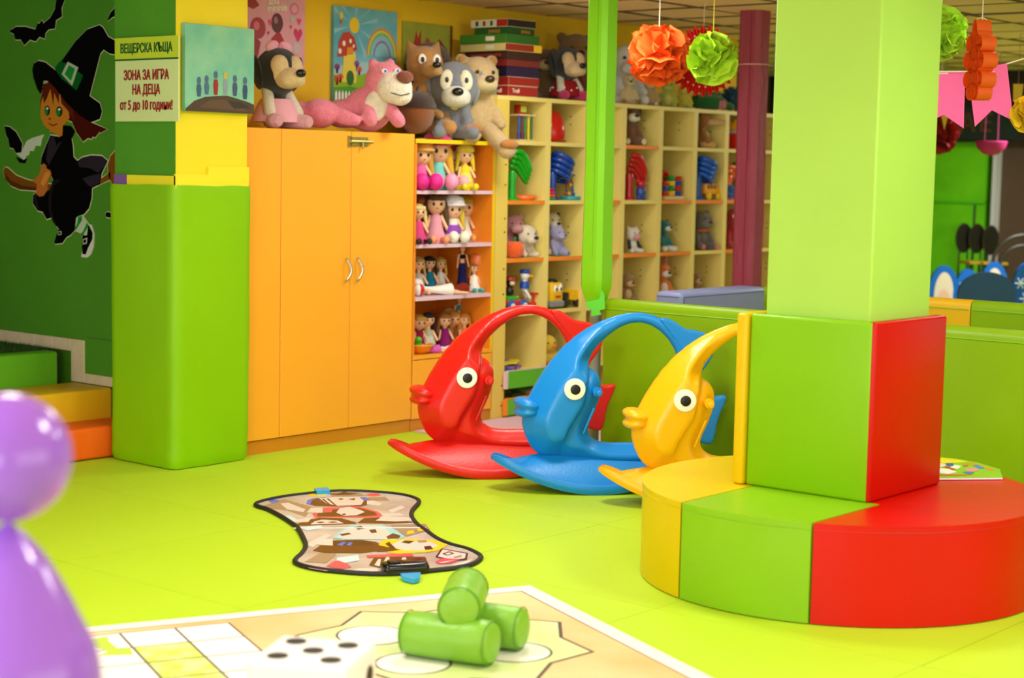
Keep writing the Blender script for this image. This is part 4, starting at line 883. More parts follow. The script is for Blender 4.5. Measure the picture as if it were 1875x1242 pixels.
# ---------------------------------------------------------------- dolls
def on(px, z, dy=.1): return spot_on(px, 300, z, YF+dy)
S1, S2, S3, S4 = DZ[3]+.021, DZ[2]+.021, DZ[1]+.021, DZ[0]+.021
S_ = {1: S1, 2: S2, 3: S3, 4: S4}
for a in [
  ('rag_doll', 'rag doll with orange hat and magenta boots on the top doll shelf', 769, 1, .10, -20, .25, dict(hair='D8A030', dress='EE6AA8', hat='E0902A', hat_brim='F0B03A', legs='E83CA0', shoes='E01C90', big=1.45, foot=.17)),
  ('rag_doll', 'rag doll with tall magenta hat and striped legs on the top doll shelf', 800, 1, .13, -28, .285, dict(hair='F0B828', dress='7ED0C4', hat='D8206E', legs='7ED0C4', shoes='F29AC0', big=1.5, foot=.15)),
  ('rag_doll', 'rag doll with dark red cap at the back of the top doll shelf', 826, 1, .2, -30, .25, dict(hair='E8C43C', dress='F2D8DC', hat='B01838', legs='F4E8E4', shoes='F2B4B8', big=1.45, foot=.16)),
  ('rag_doll', 'all-yellow rag doll with long yellow hair and hat on the top doll shelf', 851, 1, .09, -30, .235, dict(hair='E8D022', dress='E8D42C', hat='E8CC2C', legs='F2DC3C', shoes='F0DC1C', dress2='EAD86A', big=1.1)),
  ('rag_doll', 'tall doll with curly blond hair in the back corner of the top doll shelf', 866, 1, .25, -40, .275, dict(skin='C8783C', hair='A8802C', dress='D42858', legs='D8905A', shoes='E8A0B0', big=1.3, foot=.13)),
  ('baby_doll', 'bald baby doll at the left of the second doll shelf', 772, 2, .2, -25, .25, dict(skin='DE8048', hair='D07038', dress='C8281C', legs='F09A6C', hairlong=False, big=1.3, shoes='F09A6C')),
  ('fashion_doll', 'small blond doll in a pink checked top and black trousers on the second doll shelf', 766, 2, .06, -25, .21, dict(hair='F0D88C', dress='D84A84', legs='1A1614', shoes='1A1614', big=1.1)),
  ('rag_doll', 'doll with spiky brown hair and pink dress on the second doll shelf', 797, 2, .12, -35, .27, dict(hair='5A4020', dress='E8A0B0', legs='F09060', shoes='F0A070', big=1.25)),
  ('rag_doll', 'doll with yellow yarn hair and floral white bonnet on the second doll shelf', 828, 2, .10, -25, .24, dict(hair='E0C030', dress='F0E8D8', hat='E8DCE0', hat_brim='F0E6EC', legs='26304A', shoes='F2ECDC', big=1.4, dress2='9A50C0', foot=.13)),
  ('rag_doll', 'doll with curly yellow hair at the back right of the second doll shelf', 848, 2, .2, -35, .25, dict(hair='C8B020', dress='F4F0E4', legs='E8A050', shoes='E8A050', big=1.4)),
  ('fashion_doll', 'doll with dark blue gown standing in the third doll shelf', 846, 3, .16, -25, .265, dict(hair='B85A20', dress='1A1E5A', pose='stand', top='14101E')),
  ('fashion_doll', 'blond doll in white gown lying on the third doll shelf', 806, 3, .07, -25, .34, dict(hair='D8C070', dress='F0ECE0', pose='lie')),
  ('fashion_doll', 'doll with black hair sitting at the back of the third doll shelf', 786, 3, .2, -25, .2, dict(hair='120E0C', dress='1A7A98')),
  ('fashion_doll', 'pale blond doll slumped at the left back of the third doll shelf', 766, 3, .16, -20, .2, dict(hair='CDB070', dress='C8C0B8')),
  ('fashion_doll', 'golden-haired doll in pale dress at the back of the third doll shelf', 806, 3, .22, -20, .19, dict(hair='D8B048', dress='E0DCD4')),
  ('fashion_doll', 'red-haired doll in a red-brown dress lying on the third doll shelf', 838, 3, .10, 5, .30, dict(hair='A84A18', dress='8A2A14', pose='lie', shoes='C02A70')),
  ('fashion_doll', 'doll in white spotted dress beside the orange balloon on the third doll shelf', 868, 3, .12, -25, .16, dict(hair='B87A30', dress='F2EEE6', legs='38B0A0', shoes='38B0A0')),
  ('fashion_doll', 'mermaid doll with turquoise tail standing at the back of the lowest doll shelf', 840, 4, .25, -25, .29, dict(hair='C8923C', dress='1CA0A0', pose='stand', arms='out', top='1CA0A0')),
  ('fashion_doll', 'blond doll in crimson dress at the left of the lowest doll shelf', 767, 4, .15, -20, .2, dict(hair='D8A84A', dress='A01840', big=1.2)),
  ('fashion_doll', 'dark-haired doll in a silver grey dress on the lowest doll shelf', 784, 4, .13, -30, .21, dict(hair='1E1410', dress='B4B49C', dress2='C4C8B4')),
  ('fashion_doll', 'blond doll lying in a sparkling magenta skirt on the lowest doll shelf', 790, 4, .06, -20, .24, dict(hair='E0B050', dress='D060C0', pose='lie')),
  ('fashion_doll', 'brown-haired doll in purple dress on the lowest doll shelf', 814, 4, .14, -30, .2, dict(hair='A06A28', dress='8A1A6A', shoes='16100E', big=1.1)),
  ('fashion_doll', 'golden-haired doll in brown dress on the lowest doll shelf', 830, 4, .18, -30, .2, dict(hair='D89A3C', dress='9A5A1E', big=1.15)),
  ('fashion_doll', 'fair-haired doll in red top behind the purple dress doll', 822, 4, .27, -30, .21, dict(hair='E0B868', dress='C8401C', big=1.1)),
  ('fashion_doll', 'doll in coral lace dress at the right of the lowest doll shelf', 850, 4, .14, -30, .19, dict(hair='D88A30', dress='F08068', dress2='F4C0B0')),
  ('fashion_doll', 'doll in white lace and pink shoes lying in front on the lowest doll shelf', 822, 4, .06, -15, .2, dict(hair='B07A3C', dress='F2DCE4', pose='lie', shoes='F08AB0'))]:
    doll(a[0], a[1], (Py(a[2], {1: 320, 2: 420, 3: 520, 4: 620}[a[3]], YF+a[4]).x, YF+a[4], S_[a[3]]), a[5], a[6]*1.08, **a[7])
bn = thing('toy_balloon', 'small orange balloon on the right of the third doll shelf', 'balloon', (Py(876, 500, YF+.13).x, YF+.13, S3), -20)
G().lathe([(.006, .1), (.012, .106), (.045, .13), (.06, .17), (.052, .215), (.025, .237), (.001, .24)], 22).build('bulb', mat('F07A3A', .3), bn); G().lathe([(.012, .09), (.006, .1)], 10).build('knot', mat('F07A3A', .3), bn); G().tube([(0, 0, .092), (.004, 0, .04), (0, 0, .002)], .003, 6).build('stem', WHITE, bn)
def ball(label, loc, r_, c1, c2, group=None):
    t = thing('toy_ball', label, 'ball', (loc[0], loc[1], loc[2]), 0, 1, group)
    G().ell((0, 0, r_), r_, u=20, v=14).build('shell', plastic(c1), t)
    for a in (0, 120, 240): G().lathe([(r_*1.01*math.sin(R(b)), r_-r_*1.01*math.cos(R(b))) for b in range(5, 176, 17)], 4, T((0, 0, 0), (0, 0, a)), a0=0, a1=55).build('panel', plastic(c2), t)
ball('white and red panelled ball at the left of the third doll shelf', (Py(767, 527, YF+.06).x, YF+.06, S3), .036, 'F0ECE4', 'C8201C'); ball('plain pale ball behind the panelled one on the third doll shelf', (Py(764, 520, YF+.12).x, YF+.12, S3+.03), .034, 'F2EEE6', 'E8E4DA')
bo = thing('toy_bowl', 'small orange plastic bowl at the left of the lowest doll shelf', 'bowl', (Py(768, 632, YF+.09).x, YF+.095, S4), 0)
G().lathe([(.04, 0), (.06, .012), (.085, .045), (.09, .05), (.085, .05), (.056, .016), (.01, .01)], 26).build('shell', plastic('F0961C'), bo); G().tube([(.088*math.cos(a*math.pi/12), .088*math.sin(a*math.pi/12), .05) for a in range(24)], .004, 6, closed=True).build('rim', plastic('F0A028'), bo)
fr_ = thing('toy_frog', 'tiny bright green and orange toy sitting in the orange bowl', 'toy', (Py(766, 632, YF+.09).x, YF+.095, S4+.013), -30)
g = G(); g.ell((0, 0, .03), (.025, .025, .03)); g.ell((0, -.01, .065), (.022, .022, .02)); blob(g, 'body', plastic('4CC020'), fr_, .006, 2); G().ell((.03, -.01, .03), (.02, .012, .012)).build('foot', plastic('F07018'), fr_)
# ---------------------------------------------------------------- toys in the cubbies
def cx_(c, f=.5): x0 = 7.955 if c == 0 else DV[c]+.024; return x0+(DV[c+1]-.024-x0)*f
def cz(r_): return SZ[r_]+.0235
def cub(c, r_, f=.5, dy=.14): return (cx_(c, f), YF+dy, cz(r_))
# beads tower
bt = thing('wooden_bead_toy', 'wooden frame of coloured upright bars in the top-left cubby', 'toy', cubp(951, 4, .09), 0)
for z_ in (0, .15): G().b2((-.075, -.06, z_), (.075, .06, z_+.01)).build('plate', mat('D8C088', .6), bt, smooth=False)
for i, c in enumerate(('1C50B0', '5A2A4A', '2A8A3A', 'E8C81C', '1C6A34')): G().cyl((-.06+.03*i, -.04, .08), .007, .14, n=10).build('bar', plastic(c), bt)
for i, c in enumerate(('D83A20', 'E06A2A')): G().box((.0+.035*i, .0, .032), (.03, .03, .044), bev=.003).build('block', plastic(c), bt)
ck_ = thing('toy_clock', 'small red picture cube on the coloured wooden bars', 'toy', cubp(951, 4, .09)[:2]+(cz(4)+.16,), 0)
G().box((0, 0, .03), (.07, .05, .06), bev=.006).build('case', plastic('B02A24'), ck_); G().box((0, -.0255, .032), (.05, .002, .038)).build('picture', mat('B8C84A', .5), ck_, smooth=False); G().b2((-.037, -.028, .058), (.037, .027, .064)).build('lid', plastic('D8B02A'), ck_, smooth=False)
rb = thing('toy_helmet', 'glossy red round toy in the second top cubby', 'toy', cubp(1004, 4, .12), 0)
G().lathe([(.09, 0), (.1, .03), (.1, .09), (.085, .15), (.05, .19), (.001, .205)], 24).build('dome', plastic('C01C14', .2), rb); G().lathe([(.1, .0), (.112, .008), (.1, .02)], 24).build('rim', plastic('A81610'), rb)
def finger_toy(label, loc, rz, c, H, n=4, loops=False):
    t = thing('toss_toy', label, 'toy', loc, rz, H, 'finger toys in the cubbies'); m_ = plastic(c, .25)
    G().lathe([(.17, 0), (.17, .03), (.09, .06), (.08, .3), (.1, .5), (.07, .58), (.001, .6)], 18).build('stem', m_, t)
    for i in range(n):
        a = -10+i*3; z0 = .62+.1*i; L = .55-.05*i
        if loops:
            pts = [(.18+.22*math.cos(k*math.pi/10), -.04*i+.0+.2*math.sin(k*math.pi/10), .5+.11*i+.12*math.cos(k*math.pi/10)*-1) for k in range(20)]
            G().tube(pts, .055, 10, closed=True).build('ring', m_, t)
        else:
            pts = [(-.02, -.04*i, z0+.05), (.1, -.05*i, z0+.04), (.25, -.05*i, z0-.08), (.25+L*.35, -.05*i, z0-.26-.02*i)]
            pts = spline(pts, 5); g = G(); g.tube(pts, [.058]*(len(pts)-1)+[.045], 10); g.ell(pts[-1], .048, u=12, v=8); g.ell(pts[0], .06, u=12, v=8); g.build('finger', m_, t)
finger_toy('green plastic toy with drooping fingers in the left cubby of the second row', cubp(938, 3, .07), 0, '12A018', .30)
finger_toy('dark blue plastic ring toy in the second cubby of the second row', cubp(1012, 3, .07), 0, '0E3E9A', .30, 4, True)
finger_toy('red plastic toy with drooping fingers in a cubby right of the green post', cubp(1153, 3, .07), 0, 'B8141A', .30)
finger_toy('small red plastic finger toy beside the coloured blocks', cubp(1212, 3, .12), 0, 'D01C18', .24, 2)
finger_toy('bright blue plastic ring toy above the yellow bus', cubp(1279, 3, .07), 0, '0E56C0', .30, 4, True)
finger_toy('green plastic ring toy next to the maroon post', cubp(1345, 3, .14), 0, '14902A', .3, 3, True)
finger_toy('orange plastic finger toy next to the maroon post', cubp(1335, 3, .05), 0, 'E8642A', .3, 2)
rg = tag(G().tube([(.065*math.cos(a*math.pi/14), .065*math.sin(a*math.pi/14), .016) for a in range(28)], .0155, 10, closed=True).build('toy_ring', plastic('F0702A'), loc=cubp(960, 3, .08)), 'flat orange plastic ring on the shelf below the green finger toy', 'toy')
bm_ = thing('bead_maze', 'wire bead maze on a turquoise base in the second cubby column', 'toy', cubp(1046, 3, .08), 0)
G().cyl((0, 0, .012), .065, .024, n=24, bev=.004).build('base', plastic('1C9AA0'), bm_)
for i, (c, w_) in enumerate((('1C7A4A', .05), ('1C5AA0', .035), ('C84A2A', .02))): G().tube(spline([(-w_, 0, .024), (-w_, .01*i, .1), (0, .02-.02*i, .15-.02*i), (w_, .01, .09), (w_, 0, .024)], 5), .003, 6).build('wire', plastic(c), bm_)
for i in range(8): G().ell((-.05+.033*(i % 4), -.01*(i//4), .04+.028*(i//2 % 3)), .011, u=10, v=7).build('bead', plastic(('C8201C', 'E8C020', '1C5AB0', '1C8A3A')[i % 4]), bm_)
G().b2((-.035, -.006, .152), (.035, .006, .16)).build('crossbar', plastic('1C5AA0'), bm_, smooth=False)
sr_ = thing('stacking_rings', 'tiny stack of coloured rings at the foot of the blue ring toy', 'toy', cubp(1011, 3, .04), 0)
for i, c in enumerate(('1C8A3A', 'E8501C', 'D0206A', 'C81C2A')): G().lathe([(.006, .0), (.026-.003*i, .003), (.028-.003*i, .01), (.024-.003*i, .017), (.006, .018)], 16, T((0, 0, .0185*i))).build('ring', plastic(c), sr_)
# third row
dg_ = plushie('plush_dog', 'white soft toy dog with black ears in the left third row cubby', cubp(962, 2, .09), -15, .20, 'EDE0C4', muz='F0E4CC', ears='flop', ear_c='100E0D', nose='0C0B0B', snout=.2, head=.34, eyes=.03, fat=.8)
pp_ = thing('plush_pumpkin', 'orange soft pumpkin in the left cubby of the third row', 'plush toy', cubp(941, 2, .05), 0)
g = G()
for k in range(8): g.ell((.028*math.cos(k*math.pi/4), .028*math.sin(k*math.pi/4), .05), (.036, .036, .05))
blob(g, 'body', plush('F0601C'), pp_, .006, 2); G().cap((0, 0, .09), (.01, 0, .12), .01, .008).build('stem', plush('3A7A2A'), pp_)
plushie('plush_elephant', 'pale pink soft toy elephant behind the orange pumpkin', cubp(938, 2, .17), -30, .26, 'D8949A', muz='D8949A', ears='round', nose=None, head=.26, eyes=.02, snout=.3)
plushie('plush_pony', 'pale lilac fluffy soft toy pony in the second cubby of the third row', cubp(1019, 2, .07), -10, .19, 'A8A0CC', muz='B8B0D8', ears='point', nose='6A5A8A', head=.26, eyes=.022, snout=.16, sole='1C8AA0')
plushie('plush_dog', 'small cream and black soft toy behind the lilac pony', cubp(1008, 2, .15), -20, .27, 'E0D0A8', muz='E8DAB8', ears='round', ear_c='16110E', nose='16110E', head=.22, eyes=.02)
# fourth row vehicles
car = thing('toy_car', 'red and green toy car with blue-white wheels and driver in the fourth row cubby', 'toy car', cubp(937, 1, .07), 0)
G().box((0, 0, .055), (.17, .1, .035), bev=.01).build('chassis', plastic('D02A1C'), car); G().box((-.02, 0, .08), (.11, .085, .03), bev=.01).build('bonnet', plastic('3CA82A'), car)
for x in (-.055, .06):
    for y in (-.055, .055):
        w_ = G().cyl((x, y, .036), .036, .022, (90, 0, 0), 20, bev=.005).build('wheel', plastic('1C5AB8'), car); s = -1 if y < 0 else 1
        G().cyl((x, y+s*.012, .036), .02, .004, (90, 0, 0), 14).build('hub', mat('F0E4D8', .4), w_)
dv = thing('toy_figure', 'small dark brown toy driver sitting in the red and green car', 'toy figure', cubp(935, 1, .08)[:2]+(cz(1)+.09,), -20)
g = G(); g.ell((0, 0, .03), (.028, .024, .035)); g.ell((0, -.005, .085), (.028, .028, .028)); blob(g, 'body', plastic('2A1612'), dv, .006, 2); G().ell((.0, -.028, .08), (.018, .012, .014)).build('face', plastic('E8C49A'), dv); G().lathe([(.03, .1), (.026, .118), (.001, .125)], 14).build('cap', plastic('B02A20'), dv)
sc_ = thing('toy_scooter', 'red toy scooter in the left fourth row cubby', 'toy', cubp(968, 1, .06), 0)
g = G(); g.box((0, 0, .04), (.14, .03, .018), bev=.006).tube([(.05, 0, .045), (.065, 0, .1)], .008, 8).tube([(.065, -.03, .1), (.065, .03, .1)], .006, 8).build('frame', plastic('D82A1C'), sc_)
for x in (-.055, .055): G().cyl((x, 0, .022), .022, .016, (90, 0, 0), 18, bev=.004).build('wheel', plastic('2A2A2C'), sc_)
G().box((-.055, 0, .056), (.04, .035, .016), bev=.005).build('saddle', plastic('E8B81C'), sc_)
rd = thing('toy_figure', 'white and blue toy figure with yellow peak riding the red scooter', 'toy figure', cubp(962, 1, .06)[:2]+(cz(1)+.06,), -20)
g = G(); g.ell((0, 0, .09), (.026, .024, .04)); g.ell((.0, 0, .155), (.03, .028, .032)); g.cap((0, -.018, .06), (.025, -.022, .018), .011); g.cap((0, .018, .06), (.025, .022, .018), .011); blob(g, 'body', plastic('EDEAE2'), rd, .006, 2)
G().lathe([(.03, .075), (.031, .1), (.022, .12)], 16).build('jacket', plastic('1C4AA8'), rd); G().ell((.035, -.008, .15), (.026, .016, .008)).build('peak', plastic('F0A41C'), rd); G().lathe([(.03, .168), (.034, .18), (.028, .192), (.001, .194)], 16).build('cap', plastic('1C4AA8'), rd)
for s in (-1, 1): G().ell((.02, s*.012-.006, .166), .005, u=8, v=6).build('eye', PE, rd)
tr = thing('toy_loader', 'yellow toy loader with tipping bucket in the second fourth row cubby', 'toy car', cubp(1042, 1, .08), 0)
G().box((-.07, 0, .06), (.07, .08, .07), bev=.008).build('cab', plastic('22201E'), tr)
G().prism([(-.03, .05), (.1, .03), (.13, .09), (.0, .11)], -.055, .055, XZ(0)).build('bucket', plastic('F0BC12'), tr, smooth=False)
for x in (-.08, .03):
    for y in (-.045, .045): G().cyl((x, y, .026), .026, .022, (90, 0, 0), 16, bev=.004).build('wheel', plastic('1A1816'), tr)
bs = thing('toy_bus', 'yellow toy bus with round eyes in the second fourth row cubby', 'toy car', cubp(1012, 1, .07), 0)
G().box((0, 0, .1), (.12, .1, .13), bev=.022, seg=3).build('body', plastic('F0C014'), bs); G().box((0, 0, .03), (.13, .108, .04), bev=.008).build('bumper', plastic('8A8C90'), bs); G().box((.0, -.053, .075), (.05, .004, .014)).build('smile', plastic('C8281C'), bs)
for s in (-1, 1): e = G().ell((s*.024, -.05, .125), (.018, .008, .024)).build('eye', WHITE, bs); G().ell((s*.022, -.058, .122), (.008, .004, .011)).build('pupil', PE, e)
G().lathe([(.04, .165), (.03, .18), (.001, .186)], 16).build('roof_light', plastic('1A1816'), bs)
# lower cubbies
yb = plushie('plush_chick', 'round yellow soft toy with red feet at the bottom of the second column', cubp(1005, 0, .08), -20, .2, 'F0C818', muz=None, ears='none', nose='E06A1C', head=.3, fat=1.25, eyes=.03, leg_c='C81C24')
mz = thing('toy_leaf_cushion', 'small yellow-green leaf-shaped cushion beside the round yellow soft toy', 'cushion', cubp(1027, 0, .07), 10)
g = G(); g.ell((0, 0, .045), (.07, .03, .045)); g.cap((.05, 0, .05), (.1, 0, .075), .025, .008); g.ell((-.03, 0, .03), (.05, .03, .03)); blob(g, 'pad', plush('9AA818'), mz, .008, 2); G().tube([(-.06, -.03, .03), (0, -.034, .05), (.09, -.01, .07)], .003, 6).build('seam', plush('7A8A10'), mz)
def puzzle_sheet(label, loc, rz, c, s=.1, tilt=0):
    pts = []
    for side in range(4):
        for u, v in ((-1, -1), (-.25, -1), (-.35, -1.28), (.35, -1.28), (.25, -1)):
            a = R(90*side); pts.append((s*(u*math.cos(a)-v*math.sin(a)), s*(u*math.sin(a)+v*math.cos(a))))
    t = thing('foam_tile', label, 'foam tile', loc, rz, 1, 'loose foam puzzle tiles in the bins')
    G().prism(pts, 0, .014, T((0, 0, 0), (tilt, 0, 0))).build('sheet', mat(c, .7), t, smooth=False); G().prism([(x*.55, y*.55) for x, y in pts], .014, .0155, T((0, 0, 0), (tilt, 0, 0))).build('inlay', mat('C8B81C' if c != 'D8C81C' else '8A60B0', .7), t, smooth=False)
x0, y0 = cx_(0, .4), YF+.17
for i, (c, dx, dz2, tl, lab) in enumerate((('3A6AB8', -.04, .0, 0, 'blue foam puzzle tile lowest in the left bin'), ('8A60B0', .02, .016, 3, 'purple foam puzzle tile in the left bin'), ('D8C81C', .0, .034, -4, 'yellow-inlaid foam puzzle tile on top in the left bin'))): puzzle_sheet(lab, (x0+dx, y0, cz(0)+.002+dz2), 12+20*i, c, .1, tl)
for i, (c, f, lab) in enumerate((('2A5A1C', .15, 'dark green foam tile lying in the lower bin at the left'), ('3A7A22', .4, 'mid green foam tile lying in the lower bin beside the dark one'), ('C8B01C', .7, 'yellow foam tile lying in the lower bin'), ('1C3A7A', .92, 'navy foam tile lying in the lower bin at the right'))): puzzle_sheet(lab, (7.955+.73*f*.8+.06, YF+.13, .125+.012*i), 15*i, c, .07, 6*(-1)**i)
lb = tag(G().b2((7.96, YF+.002, .0), (8.68, YF+.38, .11)).build('bin_floor', YL, smooth=False), 'raised cream floor of the lower green-fronted bin', 'shelf board')
# right block of cubbies
plushie('plush_dog', 'brown and white soft toy dog in the upper cubby right of the green post', cubp(1150, 4, .1), -25, .27, '7A4A20', muz='E8DCC0', ears='flop', ear_c='2A1A10', nose='14100E', head=.25, eyes=.022, sole='E8D4A8')
fx = plushie('plush_fox', 'brown soft toy fox with long pointed snout in the top right cubby', cubp(1284, 4, .09), 35, .25, 'A8682A', muz='E0B078', ears='round', nose='100D0B', snout=.75, head=.21, eyes=.02, belly='E8C890', leg_c='E0A860', leg_spread=.12)
yc = thing('toy_box', 'red plastic box with grey lid in the top cubby beside the maroon post', 'box', cubp(1347, 4, .1), 0)
G().b2((-.1, -.08, 0), (.1, .08, .11), bev=.006).build('tub', plastic('D81C14'), yc); G().b2((-.105, -.085, .11), (.105, .085, .135), bev=.005).build('lid', plastic('B8B0B4'), yc)
yh = thing('baseball_cap', 'yellow cap lying on the red box beside the maroon post', 'cap', cubp(1347, 4, .1)[:2]+(cz(4)+.136,), -20)
G().lathe([(.085, 0), (.085, .03), (.06, .07), (.001, .085)], 20).build('crown', cloth('F0A818'), yh); G().ell((0, -.09, .008), (.06, .05, .008)).build('peak', cloth('F0B028'), yh)
rf = thing('toy_figure', 'small red and blue toy figure below the red finger toy', 'toy figure', cubp(1175, 3, .05), -35)
g = G(); g.ell((0, 0, .05), (.035, .03, .045)); g.cap((-.018, 0, .02), (-.02, -.005, .012), .016); g.cap((.018, 0, .02), (.02, -.005, .012), .016); blob(g, 'body', plastic('2A4A9A'), rf, .007, 2); g = G(); g.ell((0, 0, .105), (.036, .032, .03)); g.ell((-.025, 0, .13), .014); g.ell((.025, 0, .13), .014); blob(g, 'head', plastic('B81C2A'), rf, .006, 2)
bk = thing('block_set', 'wooden base with three stacks of coloured blocks in a right-hand cubby', 'toy', cubp(1228, 3, .08), -8)
G().b2((-.1, -.045, 0), (.1, .045, .025), bev=.003).build('base', mat('DCC08A', .6), bk)
for i in range(3):
    for k in range(4 if i else 3): G().box((-.065+.065*i, 0, .042+.034*k), (.05, .05, .032), bev=.003).build('block', plastic(('C8201C', 'E8B81C', '1C4AA8', '2A8A2A')[(i+k*2) % 4]), bk)
sb_ = thing('school_bus', 'small orange-yellow toy bus under the blue ring toy', 'toy car', cubp(1298, 3, .07), -5)
G().box((0, 0, .075), (.14, .08, .075), bev=.014, seg=3).build('body', plastic('EFA41A'), sb_); G().box((.085, 0, .06), (.05, .07, .045), bev=.012).build('bonnet', plastic('EFA41A'), sb_)
for x in (-.045, -.01, .025): G().box((x, -.0405, .09), (.024, .003, .026)).build('window', mat('6A4A20', .3), sb_, smooth=False)
for x in (-.04, .07):
    for y in (-.04, .04): G().cyl((x, y, .026), .026, .018, (90, 0, 0), 16, bev=.004).build('wheel', plastic('E8B81C'), sb_)
G().b2((.1, -.02, .08), (.13, .02, .15)).build('driver_figure', plastic('3A6AB8'), sb_, smooth=False)
el = plushie('toy_elephant', 'tiny glossy blue elephant toy at the foot of the green ring toy', cubp(1337, 3, .04), -10, .11, '1C5AB8', muz='1C5AB8', ears='round', nose=None, head=.28, eyes=.02, snout=.5, fat=1.2)
plushie('plush_cow', 'black and white soft toy cow with pink muzzle in a third row cubby', cubp(1158, 2, .07), -15, .17, 'EDE6DA', muz='E8A0A8', ears='point', nose=None, head=.28, eyes=.03, fat=1.05, arm_c='16120F')
plushie('plush_bird', 'teal soft toy with large white feet in a third row cubby', cubp(1215, 2, .09), -10, .21, '1C7A80', muz='E8E4DA', ears='round', nose='16120F', head=.2, eyes=.02, leg_c='EEEAE0', fat=.8)
plushie('plush_koala', 'grey soft toy koala with orange collar and pink soles in a third row cubby', cubp(1283, 2, .09), -15, .27, '6A625A', muz='7A726A', ears='round', nose='2A2420', head=.24, eyes=.02, sole='E07A7A', extra=lambda t, hz, head: G().tube([(.16*math.cos(a*math.pi/8), .15*math.sin(a*math.pi/8), .5) for a in range(16)], .03, 8, closed=True).build('collar', cloth('E0641C'), t))
plushie('plush_dog', 'bright red soft toy dog with black nose next to the maroon post', cubp(1343, 2, .08), -35, .29, 'C01418', muz='C81A1C', ears='flop', ear_c='B01216', nose='100C0B', head=.24, eyes=.03, white='F0ECE4', snout=.2, fat=.85)
plushie('plush_tiger', 'orange and white soft toy tiger with pink ears in the fourth row', cubp(1214, 1, .08), -20, .25, 'E87A2A', muz='F2E6D8', ears='long', inner='F0A0A8', nose='14100E', head=.22, eyes=.024, belly='F0E4D4')
plushie('plush_monkey', 'beige soft toy monkey in the fourth row cubby right of the green post', cubp(1150, 1, .08), -20, .19, '9A7038', muz='D8B070', ears='round', nose='3A2414', head=.26, eyes=.02, belly='D8B478')
plushie('plush_bear', 'small brown teddy bear low beside the padded bench', cubp(1275, 1, .08), -20, .17, 'A07040', muz='D8B080', ears='round', nose='3A2414', head=.26, eyes=.02)
# ================================================================ WALL PICTURES, SIGN, STICKERS
def offs(poly, d):
    n = len(poly); out = []; ar = sum(poly[i][0]*poly[(i+1) % n][1]-poly[(i+1) % n][0]*poly[i][1] for i in range(n)); sg = 1 if ar > 0 else -1
    for i in range(n):
        a, b, c = Vector(poly[i-1]), Vector(poly[i]), Vector(poly[(i+1) % n]); u, v = (b-a), (c-b)
        if u.length < 1e-9 or v.length < 1e-9: out.append(tuple(b)); continue
        u.normalize(); v.normalize(); nn = Vector((u.y, -u.x))+Vector((v.y, -v.x)); nn = nn.normalized() if nn.length > .2 else Vector((u.y, -u.x)); out.append(tuple(b+nn*d*sg))
    return out
WX = 5.62
def A_(pts): return [(x*.3381, y*.3381) for x, y in pts]
def B_(pts): return [(x*.2335, 200+y*.2335) for x, y in pts]
def onwall(px): return [(Px(x, y, WX).y, Px(x, y, WX).z) for x, y in px]
def sticker(parent, name, px, h, layer, outline=0, rough=.85):
    yz = onwall(px); o = parent.location
    if outline:
        q_ = offs(yz, outline); x0 = WX-.0015-layer*.0006
        g = G(); g.add([(x0-o.x, y-o.y, z-o.z) for y, z in q_], [tuple(range(len(q_)))]); g.build(name+'_edge', mat('CFD4A8', .6), parent, smooth=False)
    x1 = WX-.004-layer*.0012
    g = G(); n = len(yz); g.add([(x1-o.x, y-o.y, z-o.z) for y, z in yz]+[(WX-.001-o.x, y-o.y, z-o.z) for y, z in yz], [tuple(range(n))]+[(i, (i+1) % n, n+(i+1) % n, n+i) for i in range(n)])
    return g.build(name, mat(h, rough, spec=.03), parent, smooth=False)
wt = thing('witch_cutout', 'flat cutout of a young witch on a broom stuck to the dark green wall', 'wall decoration', (WX, 7.75, 1.2))
K0, K1, K2, SKN, SK2, BRW, HR = '070607', '1E171D', '2C2430', 'C47A26', 'D68A3A', '7A4A10', '46120A'
sticker(wt, 'broom_handle', B_([(30, 480), (45, 455), (70, 465), (130, 520), (220, 555), (300, 572), (415, 590), (415, 650), (300, 640), (160, 630), (90, 600), (45, 540)]), BRW, 0, .006)
sticker(wt, 'broom_handle', B_([(770, 600), (790, 550), (870, 490), (870, 550)]), BRW, 0, .006)
sticker(wt, 'broom_bristles', B_([(848, 440), (870, 370), (925, 305), (1010, 320), (1020, 480), (930, 560), (885, 590), (860, 540)]), '7E4612', 0, .006)
sticker(wt, 'broom_shade', B_([(45, 500), (90, 560), (180, 600), (300, 615), (300, 640), (160, 630), (90, 600), (45, 545)]), '5A2E0C', 1)
sticker(wt, 'dress', B_([(400, 205), (360, 300), (330, 380), (325, 440), (380, 470), (425, 560), (390, 640), (300, 640), (265, 680), (262, 740), (300, 795), (340, 805), (370, 862), (410, 850), (440, 900), (470, 945), (590, 952), (600, 900), (612, 842), (660, 825), (700, 780), (722, 700), (725, 620), (790, 585), (800, 505), (848, 405), (800, 368), (720, 363), (650, 380), (610, 407), (580, 375), (575, 290), (560, 205), (500, 190), (450, 215)]), K0, 1, .007)
sticker(wt, 'dress_fold', B_([(612, 408), (660, 380), (740, 364), (810, 374), (846, 405), (820, 460), (780, 500), (710, 462), (632, 455)]), K2, 2)
sticker(wt, 'dress_fold', B_([(655, 545), (720, 520), (795, 506), (788, 575), (730, 612), (700, 600)]), K2, 2)
sticker(wt, 'dress_fold', B_([(420, 560), (460, 548), (485, 560), (430, 600), (408, 700), (412, 800), (450, 920), (420, 880), (390, 800), (388, 680)]), K1, 2)
sticker(wt, 'dress_fold', B_([(265, 680), (290, 650), (300, 720), (310, 795), (270, 750)]), K1, 2)
